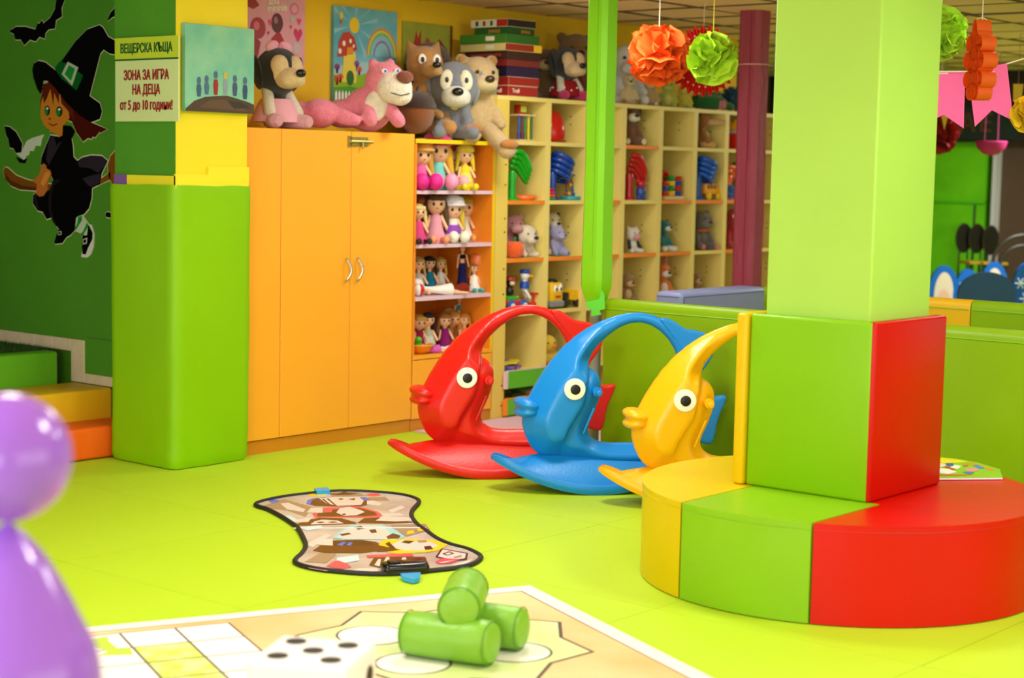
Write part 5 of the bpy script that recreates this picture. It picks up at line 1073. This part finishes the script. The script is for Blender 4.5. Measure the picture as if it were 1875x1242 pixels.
sticker(wt, 'lapel', B_([(398, 215), (430, 215), (450, 290), (500, 220), (522, 212), (460, 310), (400, 420), (390, 440), (370, 400), (380, 300)]), K2, 2)
sticker(wt, 'sock', B_([(605, 850), (650, 835), (715, 925), (690, 992), (595, 950)]), 'B9C4AE', 2, .006)
for q_ in ([(622, 845), (650, 836), (652, 870), (600, 952), (594, 935), (615, 895)], [(660, 960), (690, 890), (705, 915), (660, 985), (640, 978)]): sticker(wt, 'sock_stripe', B_(q_), '1C8A26', 3)
sticker(wt, 'shoe', B_([(465, 945), (495, 945), (590, 952), (560, 985), (525, 1005), (495, 1050), (440, 1057), (436, 1035)]), K0, 3, .006)
sticker(wt, 'shoe', B_([(700, 905), (722, 905), (745, 980), (740, 1080), (720, 1140), (690, 1165), (645, 1160), (655, 1080), (650, 990), (690, 990)]), 'CFD2C8', 2)
sticker(wt, 'shoe_upper', B_([(655, 990), (690, 990), (712, 925), (735, 970), (732, 1020), (698, 1090), (680, 1140), (655, 1135), (652, 1080)]), K0, 3)
for q_ in ([(462, 960), (490, 955), (492, 985), (465, 988)], [(660, 1020), (695, 1008), (690, 1055), (660, 1062)]):
    sticker(wt, 'buckle', B_(q_), 'B8BCB0', 4); m_ = (sum(x for x, y in q_)/4, sum(y for x, y in q_)/4); sticker(wt, 'buckle_inset', B_([(m_[0]+(x-m_[0])*.6, m_[1]+(y-m_[1])*.6) for x, y in q_]), K0, 5)
sticker(wt, 'hands', B_([(265, 562), (320, 512), (335, 440), (350, 425), (370, 440), (372, 475), (398, 475), (412, 510), (382, 560), (376, 640), (350, 680), (320, 686), (290, 662), (300, 590)]), 'BC6C2C', 4)
sticker(wt, 'hand_light', B_([(330, 580), (370, 490), (400, 490), (400, 520), (370, 580), (350, 605)]), SK2, 5)
sticker(wt, 'hair', A_([(240, 455), (300, 440), (380, 500), (420, 600), (500, 665), (583, 700), (545, 722), (548, 706), (518, 745), (505, 738), (500, 752), (478, 748), (455, 767), (420, 720), (395, 660), (350, 640), (260, 600), (270, 710), (228, 640), (222, 560)]), HR, 2, .006)
sticker(wt, 'face', A_([(245, 500), (285, 450), (330, 470), (375, 570), (382, 640), (350, 680), (345, 735), (322, 748), (318, 728), (280, 712), (245, 680), (225, 630), (228, 560)]), SKN, 3)
sticker(wt, 'fringe', A_([(235, 480), (270, 440), (330, 450), (400, 560), (410, 660), (375, 600), (340, 560), (330, 480), (325, 560), (300, 500), (296, 570), (280, 480), (262, 530), (245, 560)]), '5C1E0E', 4)
sticker(wt, 'collar', A_([(348, 680), (385, 682), (408, 712), (385, 765), (330, 770), (322, 745), (345, 735)]), K0, 4)
for (ex, ey, rx, ry) in ((263, 600, 14, 27), (328, 605, 17, 28)):
    sticker(wt, 'eye', A_(circ(ex, ey, rx, ry, 14)), '0E2010', 5); sticker(wt, 'iris', A_(circ(ex-3, ey+4, rx*.7, ry*.75, 12)), '1E7A34', 6); sticker(wt, 'eye_glint', A_(circ(ex+3, ey-12, rx*.4, ry*.25, 8)), 'D8E0D0', 7)
sticker(wt, 'smile', A_([(272, 668), (295, 678), (318, 668), (316, 674), (295, 684), (274, 674)]), '6A2410', 5); sticker(wt, 'mouth', A_(circ(277, 644, 6, 5, 10)), '7A2412', 5)
sticker(wt, 'hat_cone', A_([(335, 340), (420, 220), (480, 160), (545, 137), (562, 150), (590, 200), (645, 230), (650, 300), (600, 290), (567, 268), (548, 290), (520, 400), (488, 525), (440, 490), (340, 405)]), K0, 5, .006)
sticker(wt, 'hat_brim', A_([(190, 420), (184, 380), (192, 345), (215, 330), (250, 338), (330, 400), (420, 465), (500, 528), (545, 560), (558, 605), (545, 645), (500, 662), (440, 625), (370, 560), (310, 480), (270, 440), (242, 438), (228, 510), (210, 480)]), K0, 6, .006)
sticker(wt, 'hat_band', A_([(306, 372), (335, 333), (385, 350), (460, 410), (425, 490), (345, 428)]), '0C5A1E', 7)
sticker(wt, 'hat_buckle', A_([(345, 402), (378, 335), (434, 365), (402, 465)]), 'B4BAA8', 8); sticker(wt, 'buckle_inset', A_([(362, 402), (386, 354), (418, 374), (396, 440)]), '1E8A32', 9)
def bat(label, px, px2=None, hd=None):
    c = onwall(px)[0]; t = thing('bat_cutout', label, 'wall decoration', (WX, c[0], c[1]), group='bat cutouts on the dark green wall')
    sticker(t, 'wing', px, K0, 0, .005)
    if px2: sticker(t, 'wing', px2, 'C6CABC', 1)
    if hd: sticker(t, 'head', hd, K0, 2)
bat('large black bat cutout above the witch', A_([(50, 170), (90, 145), (140, 145), (195, 160), (207, 125), (215, 130), (230, 110), (238, 128), (275, 95), (300, 50), (310, -20), (360, -20), (335, 45), (338, 90), (305, 110), (300, 155), (265, 160), (248, 180), (245, 210), (215, 200), (195, 225), (165, 215), (135, 245), (115, 215), (85, 215), (78, 185)]))
bat('black bat wing cutout peeping out left of the pillar top', A_([(585, 115), (600, 70), (640, 25), (690, 20), (690, 95), (640, 95), (615, 90)]))
bat('bat cutout with one black and one white wing left of the broom', B_([(42, 132), (80, 140), (130, 180), (178, 270), (170, 340), (130, 345), (110, 310), (80, 300), (70, 240), (50, 200)]), B_([(130, 345), (170, 340), (215, 250), (260, 225), (350, 198), (330, 240), (322, 290), (285, 285), (265, 330), (235, 325), (230, 360), (205, 370), (210, 390), (190, 398)]), B_([(130, 375), (190, 398), (215, 385), (200, 425), (160, 420)]))
bat('tiny black bat cutout low beside the green padding', B_([(828, 825), (845, 805), (875, 815), (930, 835), (930, 870), (860, 850), (840, 848)]))
# sign
sg_ = thing('sign_board', 'pale sign board with green and red Cyrillic lettering on the pillar', 'sign', (5.396, 6.865, 1.893))
G().b2((-.008, -.243, -.203), (0, .243, .203), bev=.001, seg=1).build('board', mat('D2E2A0', .45), sg_, smooth=False)
G().b2((-.0095, -.243, .098), (-.008, .243, .203)).build('header', mat('C2D42A', .45), sg_, smooth=False)
G().b2((-.0102, -.243, .092), (-.008, .243, .1)).build('rule', mat('0C5A1E', .5), sg_, smooth=False)
TG, TR = mat('0E5A22', .5), mat('981418', .5)
for s, z_, c, sz in (('ВЕЩЕРСКА КЪЩА', .148, TG, .062), ('ЗОНА ЗА ИГРА', .018, TR, .066), ('НА ДЕЦА', -.052, TR, .066), ('от 5 до 10 години!', -.126, TR, .066)):
    text(s, sz, c, sg_, loc=(-.0105, 0, z_), rot=(90, 0, -90), sx=.72, bold=.0022)
# canvases on walls facing -y
def canvas(label, x0, x1, z0, z1, y, h, depth=.024, name='canvas_picture', **k):
    t = thing(name, label, 'picture', ((x0+x1)/2, y, (z0+z1)/2)); a, b = (x1-x0)/2, (z1-z0)/2
    G().b2((-a, -depth, -b), (a, 0, b), bev=.002, seg=1).build('canvas', mat(h, .5, **k), t, smooth=False)
    t['hw'] = a; t['hh'] = b; del t['hw'], t['hh']
    state = {'l': 0, 'g': G()}
    def shape(pts, c):
        state['l'] += 1; yy = -depth-.0004-state['l']*.00012
        pts = [(min(1, max(-1, u)), min(1, max(-1, v))) for u, v in pts]
        state['g'].m(mat(c, .5)).add([(u*a, yy, v*b) for u, v in pts], [tuple(range(len(pts)))])
    def done(): state['g'].build('painted_picture', None, t, smooth=False)
    return t, shape, done
t, sh, dn_ = canvas('turquoise picture of small blue figures on a brown mound, on the yellow pillar face', 5.44, 5.875, 1.742, 2.16, 6.665, '8CC8A8', .03, var=.25, vscale=7, h2='6EB8A4')
sh([(-1, -1), (1, -1), (1, -.78), (.8, -.72), (.5, -.66), (.2, -.6), (-.1, -.62), (-.45, -.66), (-.75, -.76), (-1, -.95)], '4A3424'); sh([(-.6, -.9), (-.3, -.72), (.1, -.7), (.5, -.78), (.8, -.95)], '5C432E'); sh([(.2, -.72), (.6, -.74), (.9, -.86), (.4, -.9)], '33241A')
for i, (u, v, hh, c) in enumerate(((-.62, -.66, .46, '3A5A7A'), (-.4, -.6, .44, '48688A'), (-.14, -.6, .58, '9A1C1C'), (.14, -.58, .56, '8A9AA8'), (.42, -.6, .5, '3E4E78'), (.72, -.66, .54, '2E4670'))):
    sh([(u-.05, v), (u+.05, v), (u+.075, v+hh*.4), (u+.05, v+hh*.62), (u-.05, v+hh*.62), (u-.075, v+hh*.4)], c); sh(circ(u, v+hh*.8, .06, .09, 10), '4A6488' if i != 3 else 'C8B048')
dn_()
t, sh, dn_ = canvas('pink poster with hearts and bubbles high on the yellow wall', 6.34, 6.775, 1.97, 2.46, YW, 'E29AB0', .018, var=.15, vscale=5, h2='E8A8C0')
sh([(-1, .5), (-1, .95), (-.55, .55), (-.75, .45)], 'A02A1A'); sh([(-1, -1), (-.8, -1), (-.6, -.6), (-.5, -.25), (-.75, -.1), (-1, -.2)], '9A1C20'); sh(circ(-.6, .05, .26, .24, 14), 'A82A3A'); sh(circ(-.64, .1, .1, .1, 12), 'D87080')
sh([(-.2, -.65), (.25, -.65), (.3, -.2), (.1, .05), (-.15, -.15)], 'B01A20'); sh(circ(.04, .2, .2, .22, 14), '5A2030'); sh(circ(.0, .26, .07, .08, 12), 'A86A78'); sh(circ(.2, -.85, .16, .14, 12), 'E8B02A')
def heart(u, v, s, c): sh([(u, v-s), (u+s*.9, v+s*.2), (u+s*.7, v+s*.8), (u+s*.25, v+s*.8), (u, v+s*.4), (u-s*.25, v+s*.8), (u-s*.7, v+s*.8), (u-s*.9, v+s*.2)], c)
for u, v, s, c in ((.75, -.02, .17, 'D0286A'), (.78, .28, .09, 'D8487A'), (-.2, .2, .08, 'D8487A'), (.5, .14, .05, 'C82858'), (-.26, -.04, .05, 'C82858'), (.68, -.52, .05, 'D0286A')): heart(u, v, s, c)
for u, v, r_, c in ((.62, .55, .15, 'E070A0'), (.55, .32, .09, '9CC8CC'), (.7, -.3, .14, 'A8D0D0'), (.46, .78, .1, 'A8C8D0')): sh(circ(u, v, r_, r_*.9, 16), c); sh(circ(u, v, r_*.7, r_*.62, 14), 'E8A8C0')
dn_()
for s, x, z_ in (('mickey', -.02, .20), ('and', .02, .165), ('minnie', .045, .13)): text(s, .055, mat('F2E6DC', .5), t, loc=(x-.04, -.0215, z_), rot=(90, -8, 0), bold=.002)
t, sh, dn_ = canvas('sunny picture with rainbow, mushroom house and garden fence on the yellow wall', 6.99, 7.505, 1.862, 2.396, YW, '4CA0C0', .026, var=.3, vscale=4, h2='7EC0CC')
sh([(-1, -1), (1, -1), (1, -.25), (.4, -.1), (-.2, -.15), (-1, -.3)], 'A8CCD0'); sh([(-1, -1), (1, -1), (1, -.62), (.5, -.45), (0, -.38), (-.5, -.5), (-1, -.45)], '8CB81C'); sh([(-1, -1), (.6, -1), (.2, -.75), (-.5, -.68), (-1, -.72)], '4C9A1C')
for k in range(10):
    a = k*36+12; sh([(-.38+.14*math.cos(R(a)), .62+.14*math.sin(R(a))), (-.38+.75*math.cos(R(a-4)), .62+.75*math.sin(R(a-4))), (-.38+.75*math.cos(R(a+4)), .62+.75*math.sin(R(a+4)))], '8CC4D4')
sh(circ(-.38, .62, .15, .17, 20), 'F0C81C')
for r_, c in ((.5, 'C8905A'), (.455, 'D8C83C'), (.41, '6CB86A'), (.37, '8ABCCA'), (.28, '8A6AB0'), (.24, '86C0CC')):
    sh(circ(.5, .0, r_, r_*1.25, 24, 0, 180), c)
sh([(-.75, -.6), (-.3, -.6), (-.34, .05), (-.7, .02)], 'E8D04A'); sh([(-.9, -.08), (-.86, .25), (-.72, .45), (-.55, .48), (-.38, .36), (-.28, .1), (-.5, .06), (-.62, -.04)], 'B83A22')
for u, v, r_ in ((-.82, .05, .05), (-.7, .22, .05), (-.5, .28, .04), (-.4, .18, .03)): sh(circ(u, v, r_, r_*1.2, 10), 'F0E8DC')
sh([(-.62, -.02), (-.42, -.0), (-.42, .16), (-.6, .14)], 'E08A2A'); sh(circ(-.5, -.5, .12, .16, 14), '2C6A22')
for u, v, c in ((-.9, -.3, '8A4A8A'), (-.3, -.2, '8A5AA0'), (-.8, -.5, 'D86A2A'), (-.9, -.55, 'D0501C'), (-.22, -.32, 'D86A5A')): sh(circ(u, v, .09, .08, 10, 0, 180)+[(u-.03, v-.12), (u+.03, v-.12)][::-1], c)
for k in range(6): u = -.93+.1*k; sh([(u-.035, -1), (u+.035, -1), (u+.035, -.84), (u, -.77), (u-.035, -.84)], 'EDEAE2')
sh([(.1, -.7), (.16, -.7), (.16, -.5), (.2, -.5), (.13, -.38), (.06, -.5), (.1, -.5)], '8A3A8A'); sh(circ(-.8, .8, .06, .08, 12), 'E0C84A'); sh([(-.84, .7), (-.76, .7), (-.78, .62), (-.82, .62)], 'C8502A')
dn_()
t, sh, dn_ = canvas('dull green picture with red and brown shapes behind the tan soft toy', 7.566, 7.993, 1.98, 2.353, YW, '8E9A2C', .02, var=.25, vscale=6, h2='A8A838')
sh([(-1, -1), (1, -1), (1, -.2), (.4, -.4), (-1, -.35)], '6A7A1E'); sh([(-.6, .3), (-.5, .75), (-.42, .5), (-.3, .8), (-.3, .2), (-.5, 0)], 'A8302A'); sh([(-.2, .2), (-.1, .55), (.05, .5), (.1, .15)], 'B04A3A'); sh([(.2, .1), (.45, .55), (.8, .2), (.85, 0), (.5, .35), (.3, 0)], '7A3A3A'); sh([(.5, -.5), (.9, -.5), (.9, .0), (.6, .1)], 'B0641C'); sh([(.92, -1), (1, -1), (1, 1), (.9, 1)], '7A3414'); sh([(-.95, -.2), (-.7, .1), (-.6, -.3)], 'C0C060')
dn_()
ou = thing('wall_socket', 'small cream wall socket above the wardrobe behind the toys', 'socket', (6.78, YW, 1.80))
G().b2((-.045, -.012, -.045), (.045, 0, .045), bev=.005).build('plate', mat('E2D49A', .4), ou); G().cyl((0, -.0125, 0), .022, .006, (90, 0, 0), 20).build('insert', mat('C8BA84', .4), ou)
# ================================================================ HANGING PAPER DECORATIONS
def pompom(label, c, r_, h, n=70, group='paper pompoms', cordc='EDE6D0', seed=1, flat=1.0):
    t = thing('paper_pompom', label, 'paper decoration', (c.x, c.y, c.z-r_), 0, 1, group); rr = random.Random(seed); g = G(); k = 0
    core = Vector((0, 0, r_))
    for i in range(n):
        zf = 1-2*(i+.5)/n; an = i*2.39996; d = Vector((math.sqrt(1-zf*zf)*math.cos(an), math.sqrt(1-zf*zf)*math.sin(an), zf*flat)).normalized()
        u = d.orthogonal().normalized(); u.rotate(Matrix.Rotation(rr.uniform(0, 6.28), 3, d)); v = d.cross(u); W_ = r_*rr.uniform(.5, .7); vs, fs = [], []
        R0, R1 = r_*.25, r_*rr.uniform(.88, 1.06); NA, NB = 7, 4
        for b in range(NB):
            f = b/(NB-1); rad = R0+(R1-R0)*f
            for a in range(NA):
                q_ = (a/(NA-1)-.5)*2; w_ = W_*(.25+.75*f)*q_; fold = .07*r_*f*math.sin(q_*6+i)+.2*r_*(f**2)*(1 if i % 2 else -.6)
                e = rad - r_*.22*abs(q_)**2*f + rr.uniform(-.03, .03)*r_*f
                vs.append(core + d*e + u*w_ + v*fold)
        for b in range(NB-1):
            for a in range(NA-1): fs.append((b*NA+a, b*NA+a+1, (b+1)*NA+a+1, (b+1)*NA+a))
        g.add(vs, fs)
    g.ell(core, r_*.55, u=12, v=8); o = g.build('petals', mat(h, .8, var=.06, vscale=20), t, angle=80); o['kind'] = 'stuff'
    G().tube([(0, 0, r_*1.5), (0, 0, ZC-(c.z-r_))], .0025, 5).build('string', mat(cordc, .8), t); return t
def xz(px, py, x): return Px(px, py, x)
pompom('large orange tissue paper pompom hanging left of the green one', xz(1206, 100, 7.9), .175, 'FF6612', seed=3, n=64)
pompom('lime green tissue paper pompom hanging in front of the red paper fan', xz(1305, 108, 7.8), .14, 'B4DC22', seed=5, cordc='E8D81C', n=56)
pompom('yellow-green tissue paper pompom half hidden by the right edge of the column', xz(1722, 62, 7.7), .13, 'A4D024', seed=8)
pompom('yellow tissue paper pompom at the right edge of the picture', xz(1884, 208, 7.6), .085, 'EEC80E', seed=9)
rc = xz(1287, 112, 8.3)
rf_ = thing('paper_fan', 'red cut-out paper fan rosette behind the lime pompom', 'paper decoration', (rc.x, rc.y, rc.z-.2), -50)
g = G(); n = 56; vs = [(0, 0, .2)]; fs = []
for i in range(n*2):
    a = math.pi*i/n; r1 = .2*(1.0 if i % 4 in (0, 1) else .88); 
    vs.append((.05*math.cos(a), (.012 if i % 2 else -.012)*.4, .2+.05*math.sin(a))); vs.append((r1*math.cos(a), .014 if i % 2 else -.014, .2+r1*math.sin(a)))
m2 = n*2
for i in range(m2): j = (i+1) % m2; fs += [(0, 1+2*i, 1+2*j), (1+2*i, 2+2*i, 2+2*j, 1+2*j)]
g.add(vs, fs).build('pleats', mat('D41C12', .7), rf_, smooth=False)
for i in range(26):
    a = 2*math.pi*i/26; G().cyl((.145*math.cos(a), -.017, .2+.145*math.sin(a)), .007, .002, (90, 0, 0), 8).build('cut_hole', mat('E07A64', .8), rf_)
G().tube([(0, 0, .4), (0, 0, ZC-rc.z+.2)], .002, 5).build('string', mat('C8B8A0', .8), rf_)
# pink flags on a cord
def flag(label, pts, x):
    P_ = [Px(a, b, x) for a, b in pts]; o = P_[0]; t = thing('paper_flag', label, 'paper decoration', o, 0, 1, 'pink flags on the cord')
    g = G(); n = len(P_); g.add([p-o for p in P_]+[p-o+Vector((.003, 0, 0)) for p in P_], [tuple(range(n)), tuple(range(2*n-1, n-1, -1))]+[(i, (i+1) % n, n+(i+1) % n, n+i) for i in range(n)]); g.build('paper', mat('FF68B6', .6), t, smooth=False)
    q_ = [P_[0].lerp(P_[1], .12), P_[0].lerp(P_[1], .62)]; G().tube([p-o+Vector((-.004, 0, -.012)) for p in q_], .004, 6).build('cord_stitch', mat('F4D8E0', .7), t)
flag('pink paper flag next to the column', [(1690, 130), (1767, 130), (1764, 235), (1728, 210), (1690, 228)], 7.6)
flag('pink paper flag behind the orange paper chain', [(1772, 129), (1843, 116), (1855, 221), (1816, 202), (1785, 232)], 7.55)
cg = tag(G().tube([Px(a, b, 7.57) for a, b in ((1690, 131), (1770, 131), (1844, 117), (1900, 100))], .003, 6).build('flag_cord', mat('E8E0CC', .8)), 'white cord carrying the pink paper flags', 'cord')
# orange paper-strip flower ornament
oc = Px(1795, 120, 7.1); oo = thing('paper_strip_ornament', 'orange paper strip flower ornament seen edge-on hanging before the pink flags', 'paper decoration', (oc.x, oc.y, oc.z-.17), 54)
OM = mat('EE5E0C', .6)
def strip_loop(cx_0, cz_0, rx, rz_, w_=.07): 
    vs, fs = [], []; n = 18
    for i in range(n):
        a = 2*math.pi*i/n
        for s in (-1, 1): vs.append((cx_0+rx*math.cos(a), s*w_/2, cz_0+rz_*math.sin(a)))
    for i in range(n): j = (i+1) % n; fs.append((2*i, 2*i+1, 2*j+1, 2*j))
    return G().add(vs, fs).build('paper_loop', OM, oo)
strip_loop(0, .31, .022, .055)
for k in range(9):
    a = R(40*k+10); strip_loop(.055*math.cos(a), .17+.12*math.sin(a), .035, .036)
for k in range(6): a = R(60*k); strip_loop(.028*math.cos(a), .17+.06*math.sin(a), .028, .03)
G().tube([(0, 0, .365), (0, 0, ZC-oc.z+.17)], .002, 5).build('string', mat('F0E8D8', .8), oo)
G().tube([(-.02, -.01, .363), (0, 0, .375), (.03, .01, .37)], .002, 5).build('knot', mat('F0E8D8', .8), oo)
# far, dim decorations
pompom('dark red honeycomb paper ball hanging beyond the pink flags', Px(1720, 245, 12.5), .15, '9A0C08', seed=12, n=60)
mg = Px(1815, 262, 13.0); m_ = thing('paper_bowl', 'magenta fringed paper half-ball hanging in the dim background', 'paper decoration', (mg.x, mg.y, mg.z-.1), 0)
G().lathe([(.01, 0), (.06, .015), (.11, .06), (.125, .11), (.12, .115)], 20).build('bowl', mat('B01468', .7), m_)
G().tube([(-.12, 0, .11), (-.1, 0, ZC-mg.z+.1)], .003, 5).build('string', mat('B84080', .8), m_); G().tube([(.12, 0, .11), (.1, 0, ZC-mg.z+.1)], .003, 5).build('string', mat('B84080', .8), m_)
yp = Px(1730, 212, 11.5); t = thing('pennant', 'small yellow pennant tip hanging below the left pink flag', 'paper decoration', yp, 0); G().prism([(-.03, .03), (.03, .03), (.0, -.1)], -.002, .002, T((0, 0, 0), (90, 0, -50))).build('paper', mat('D8B01C', .6), t, smooth=False); G().tube([(0, 0, .03), (0, 0, ZC-yp.z)], .002, 5).build('string', mat('8A7A60', .8), t)
yp = Px(1864, 170, 11.5); t = thing('pennant', 'small yellow pennant hanging above the yellow pompom', 'paper decoration', yp, 0); G().prism([(-.035, .06), (.035, .06), (.025, -.06), (-.03, -.06)], -.002, .002, T((0, 0, 0), (90, 0, -50))).build('paper', mat('D8B01C', .6), t, smooth=False); G().tube([(0, 0, .05), (0, 0, ZC-yp.z)], .002, 5).build('string', mat('8A7A60', .8), t)
bn_ = thing('letter_banner', 'dim brown banner with dark Cyrillic letters at the far end', 'banner', (15.44, 7.4, 2.0))
G().b2((-.01, -.5, -.15), (0, .5, .16)).build('cloth', mat('1C2A22', .8), bn_, smooth=False)
for s, y_ in (('Ж', .18), ('А', .0), ('Е', -.18)): text(s, .24, mat('5A3A14', .7), bn_, loc=(-.013, y_, 0), rot=(90, 0, -90), bold=.006)
# ================================================================ FAR CHAIRS
def oval(w_, h_, n=22, k=.75):
    pts = []
    for i in range(n): a = 2*math.pi*i/n; pts.append((w_*math.cos(a)*(1 if math.sin(a) > 0 else .92), h_*math.sin(a)))
    return pts
BLB = mat('0E62C0', .35); BLE = mat('0C3CA8', .3)
def kid_chair(label, px, py, x, w_, rz, deco):
    p = Px(px, py, x); H = p.z; t = thing('child_chair', label, 'chair', (p.x, p.y, 0), rz, 1, 'blue children chairs'); M0 = T((0, 0, H-.26), (90, 0, 0))
    g = G(); g.prism(oval(w_, .26), -.014, .014, M0); g.build('backrest', BLB, t, smooth=False)
    G().b2((-w_, -.34, .36), (w_, -.0, .385), bev=.008).build('seat', BLB, t)
    for sx in (-1, 1):
        for sy in (-.31, -.03): G().cyl((sx*(w_-.03), sy, .18), .015, .36, n=10).build('leg', mat('C8A060', .5), t)
    if deco == 'oval':
        G().prism([(a*.62, b*.75+.01) for a, b in oval(w_, .26)], .0142, .016, M0).build('printed_panel', mat('E2D2B8', .5), t, smooth=False); G().prism([(a*.42, b*.45-.05) for a, b in oval(w_, .26)], .0161, .017, M0).build('printed_panel', mat('E8B89C', .5), t, smooth=False)
    else:
        for (cx0, cz0, s) in ((-.05, .1, .045), (.06, .13, .03), (.0, -.02, .05)):
            g = G()
            for k in range(6): a = R(60*k); g.tube([(cx0, cz0, .016), (cx0+s*math.cos(a), cz0+s*math.sin(a), .016)], .006, 5, M=M0)
            g.build('snowflake', mat('DCE8F0', .5), t)
    return t
kid_chair('blue child chair with pale oval panel just right of the column', 1729, 486, 13.2, .135, -42, 'oval')
kid_chair('blue child chair with white snowflakes half hidden by the large blue backrest', 1772, 492, 13.8, .12, -42, 'flake')
kid_chair('blue child chair with pale oval panel behind the large blue backrest', 1821, 479, 14.1, .13, -42, 'oval')
kid_chair('blue child chair with white snowflakes at the right picture edge', 1880, 481, 12.9, .12, -42, 'flake')
kid_chair('blue child chair sliver showing left of the pale panelled chair', 1694, 512, 13.75, .1, -42, 'flake')
p = Px(1808, 498, 11.8); t = thing('child_bench', 'wide blue rounded bench back in front of the child chairs', 'bench', (p.x, p.y, 0), -48)
G().prism([(.21*math.cos(R(a)), .16*math.sin(R(a))) for a in range(0, 181, 10)]+[(-.215, -.12), (.215, -.12)], -.014, .014, T((0, 0, p.z-.16), (90, 0, 0))).build('backrest', mat('0A5088', .4), t, smooth=False)
G().b2((-.21, 0.02, .36), (.21, .32, .39), bev=.008).build('seat', BLB, t)
for sx in (-1, 1):
    for sy in (0, .3): G().cyl((sx*.18, sy, p.z*.35 if sy == 0 else .18), .016, p.z*.7 if sy == 0 else .36, n=10).build('leg', BLE, t)
def oval_chair(label, px, py, x):
    p = Px(px, py, x); H = p.z; t = thing('oval_back_chair', label, 'chair', (p.x, p.y, 0), -40, 1, 'dark oval-backed chairs'); DK = mat('14120C', .3)
    M0 = T((0, 0, H-.13), (90, 0, 0)); G().prism(oval(.075, .13), -.012, .012, M0).build('backrest', DK, t, smooth=False); G().tube([(.075*math.cos(a*math.pi/12), -.0, H-.13+.13*math.sin(a*math.pi/12)) for a in range(24)], .008, 6, closed=True).build('rim', mat('3A3424', .25), t)
    for sx in (-.04, .04): G().tube([(sx, 0, H-.24), (sx*1.2, 0, .005)], .008, 6).build('leg', DK, t)
    for sx in (-.045, .045): G().tube([(sx, -.24, .005), (sx, -.24, .72)], .008, 6).build('leg', DK, t)
    G().b2((-.055, -.27, .72), (.055, .0, .745), bev=.006).build('seat', mat('B8961C', .5), t)
oval_chair('dark oval-backed chair, leftmost against the far green wall', 1766, 410, 14.9)
oval_chair('dark oval-backed chair, middle one against the far green wall', 1790, 411, 14.95)
oval_chair('dark oval-backed chair, rightmost beside the dark doorway', 1815, 414, 15.0)
pl_ = tag(G().tube([Px(1785, 375, 15.3), Vector((15.3, Px(1785, 375, 15.3).y, .0))], .012, 8).build('broom_stick', mat('123A10', .6)), 'thin dark pole leaning at the far green wall', 'pole')
p = Px(1875, 430, 14.4); t = thing('arched_chair', 'dark metal chair with double arched back at the right edge', 'chair', (p.x, p.y, 0), -50)
for r_, hh in ((.26, 0), (.2, -.09)): G().tube([(-r_, 0, .005)]+[(-r_*math.cos(math.pi*i/12), 0, p.z+hh-r_+r_*math.sin(math.pi*i/12)) for i in range(13)]+[(r_, 0, .005)], .018, 8).build('back_arch', mat('2A241E', .35), t)
G().b2((-.2, -.34, .43), (.2, .0, .46), bev=.01).build('seat', mat('3A2A1C', .5), t)
for sx in (-.18, .18): G().tube([(sx, -.31, .005), (sx, -.31, .43)], .014, 8).build('leg', mat('2A241E', .35), t)
# magazine on the red seat
zq = .348; mp_ = [Pz(a, b, zq) for a, b in ((1700, 879), (1836, 878), (1830, 862), (1790, 850), (1752, 843), (1722, 840), (1700, 846))]
mo = mp_[0]; t = thing('magazine', 'colourful comic magazine lying on the red bench behind the column', 'magazine', (mo.x, mo.y, zq))
def mz_(pts, z): return [(Pz(a, b, zq)-mo).to_2d().to_tuple()+(z,) for a, b in pts]
q_ = [(p.x-mo.x, p.y-mo.y) for p in mp_]; G().prism(q_, 0, .006).build('pages', mat('EDE6E0', .6), t, smooth=False)
g = G(); g.m(mat('8CC41A', .4)).poly([(x, y, .0063) for x, y in q_])
def mc_(pts): return [(1690+x*.0987, 820+y*.0987) for x, y in pts]
for k_, (c, pts) in enumerate((('F0DC14', [(250, 260), (340, 215), (680, 260), (850, 290), (600, 310), (380, 320)]), ('E8841C', [(780, 310), (940, 320), (1350, 450), (1280, 460), (900, 350)]), ('F0D0CC', [tuple(p) for p in circ(310, 355, 110, 40, 14)]), ('1C50B8', [(420, 320), (560, 320), (560, 370), (440, 370)]), ('C8281C', [(370, 385), (480, 375), (600, 440), (520, 450)]), ('F2EEE6', [(500, 400), (600, 350), (720, 380), (640, 430)]), ('2C8AD8', [(930, 360), (1000, 350), (1160, 415), (1040, 425)]), ('E0938A', [tuple(p) for p in circ(910, 445, 130, 35, 14)]), ('2C6AC8', [(740, 480), (950, 490), (880, 525), (760, 505)]), ('ECECE0', [(180, 400), (480, 430), (640, 490), (460, 525), (180, 490)]), ('E0601C', [(180, 530), (700, 530), (1000, 525), (600, 560), (180, 550)]), ('D8503A', [(740, 350), (840, 350), (820, 380), (760, 385)]))):
    g.m(mat(c, .4)).poly(mz_(mc_(pts), .0066+.0001*k_))
g.build('cover_print', None, t, smooth=False)
finish_blobs()
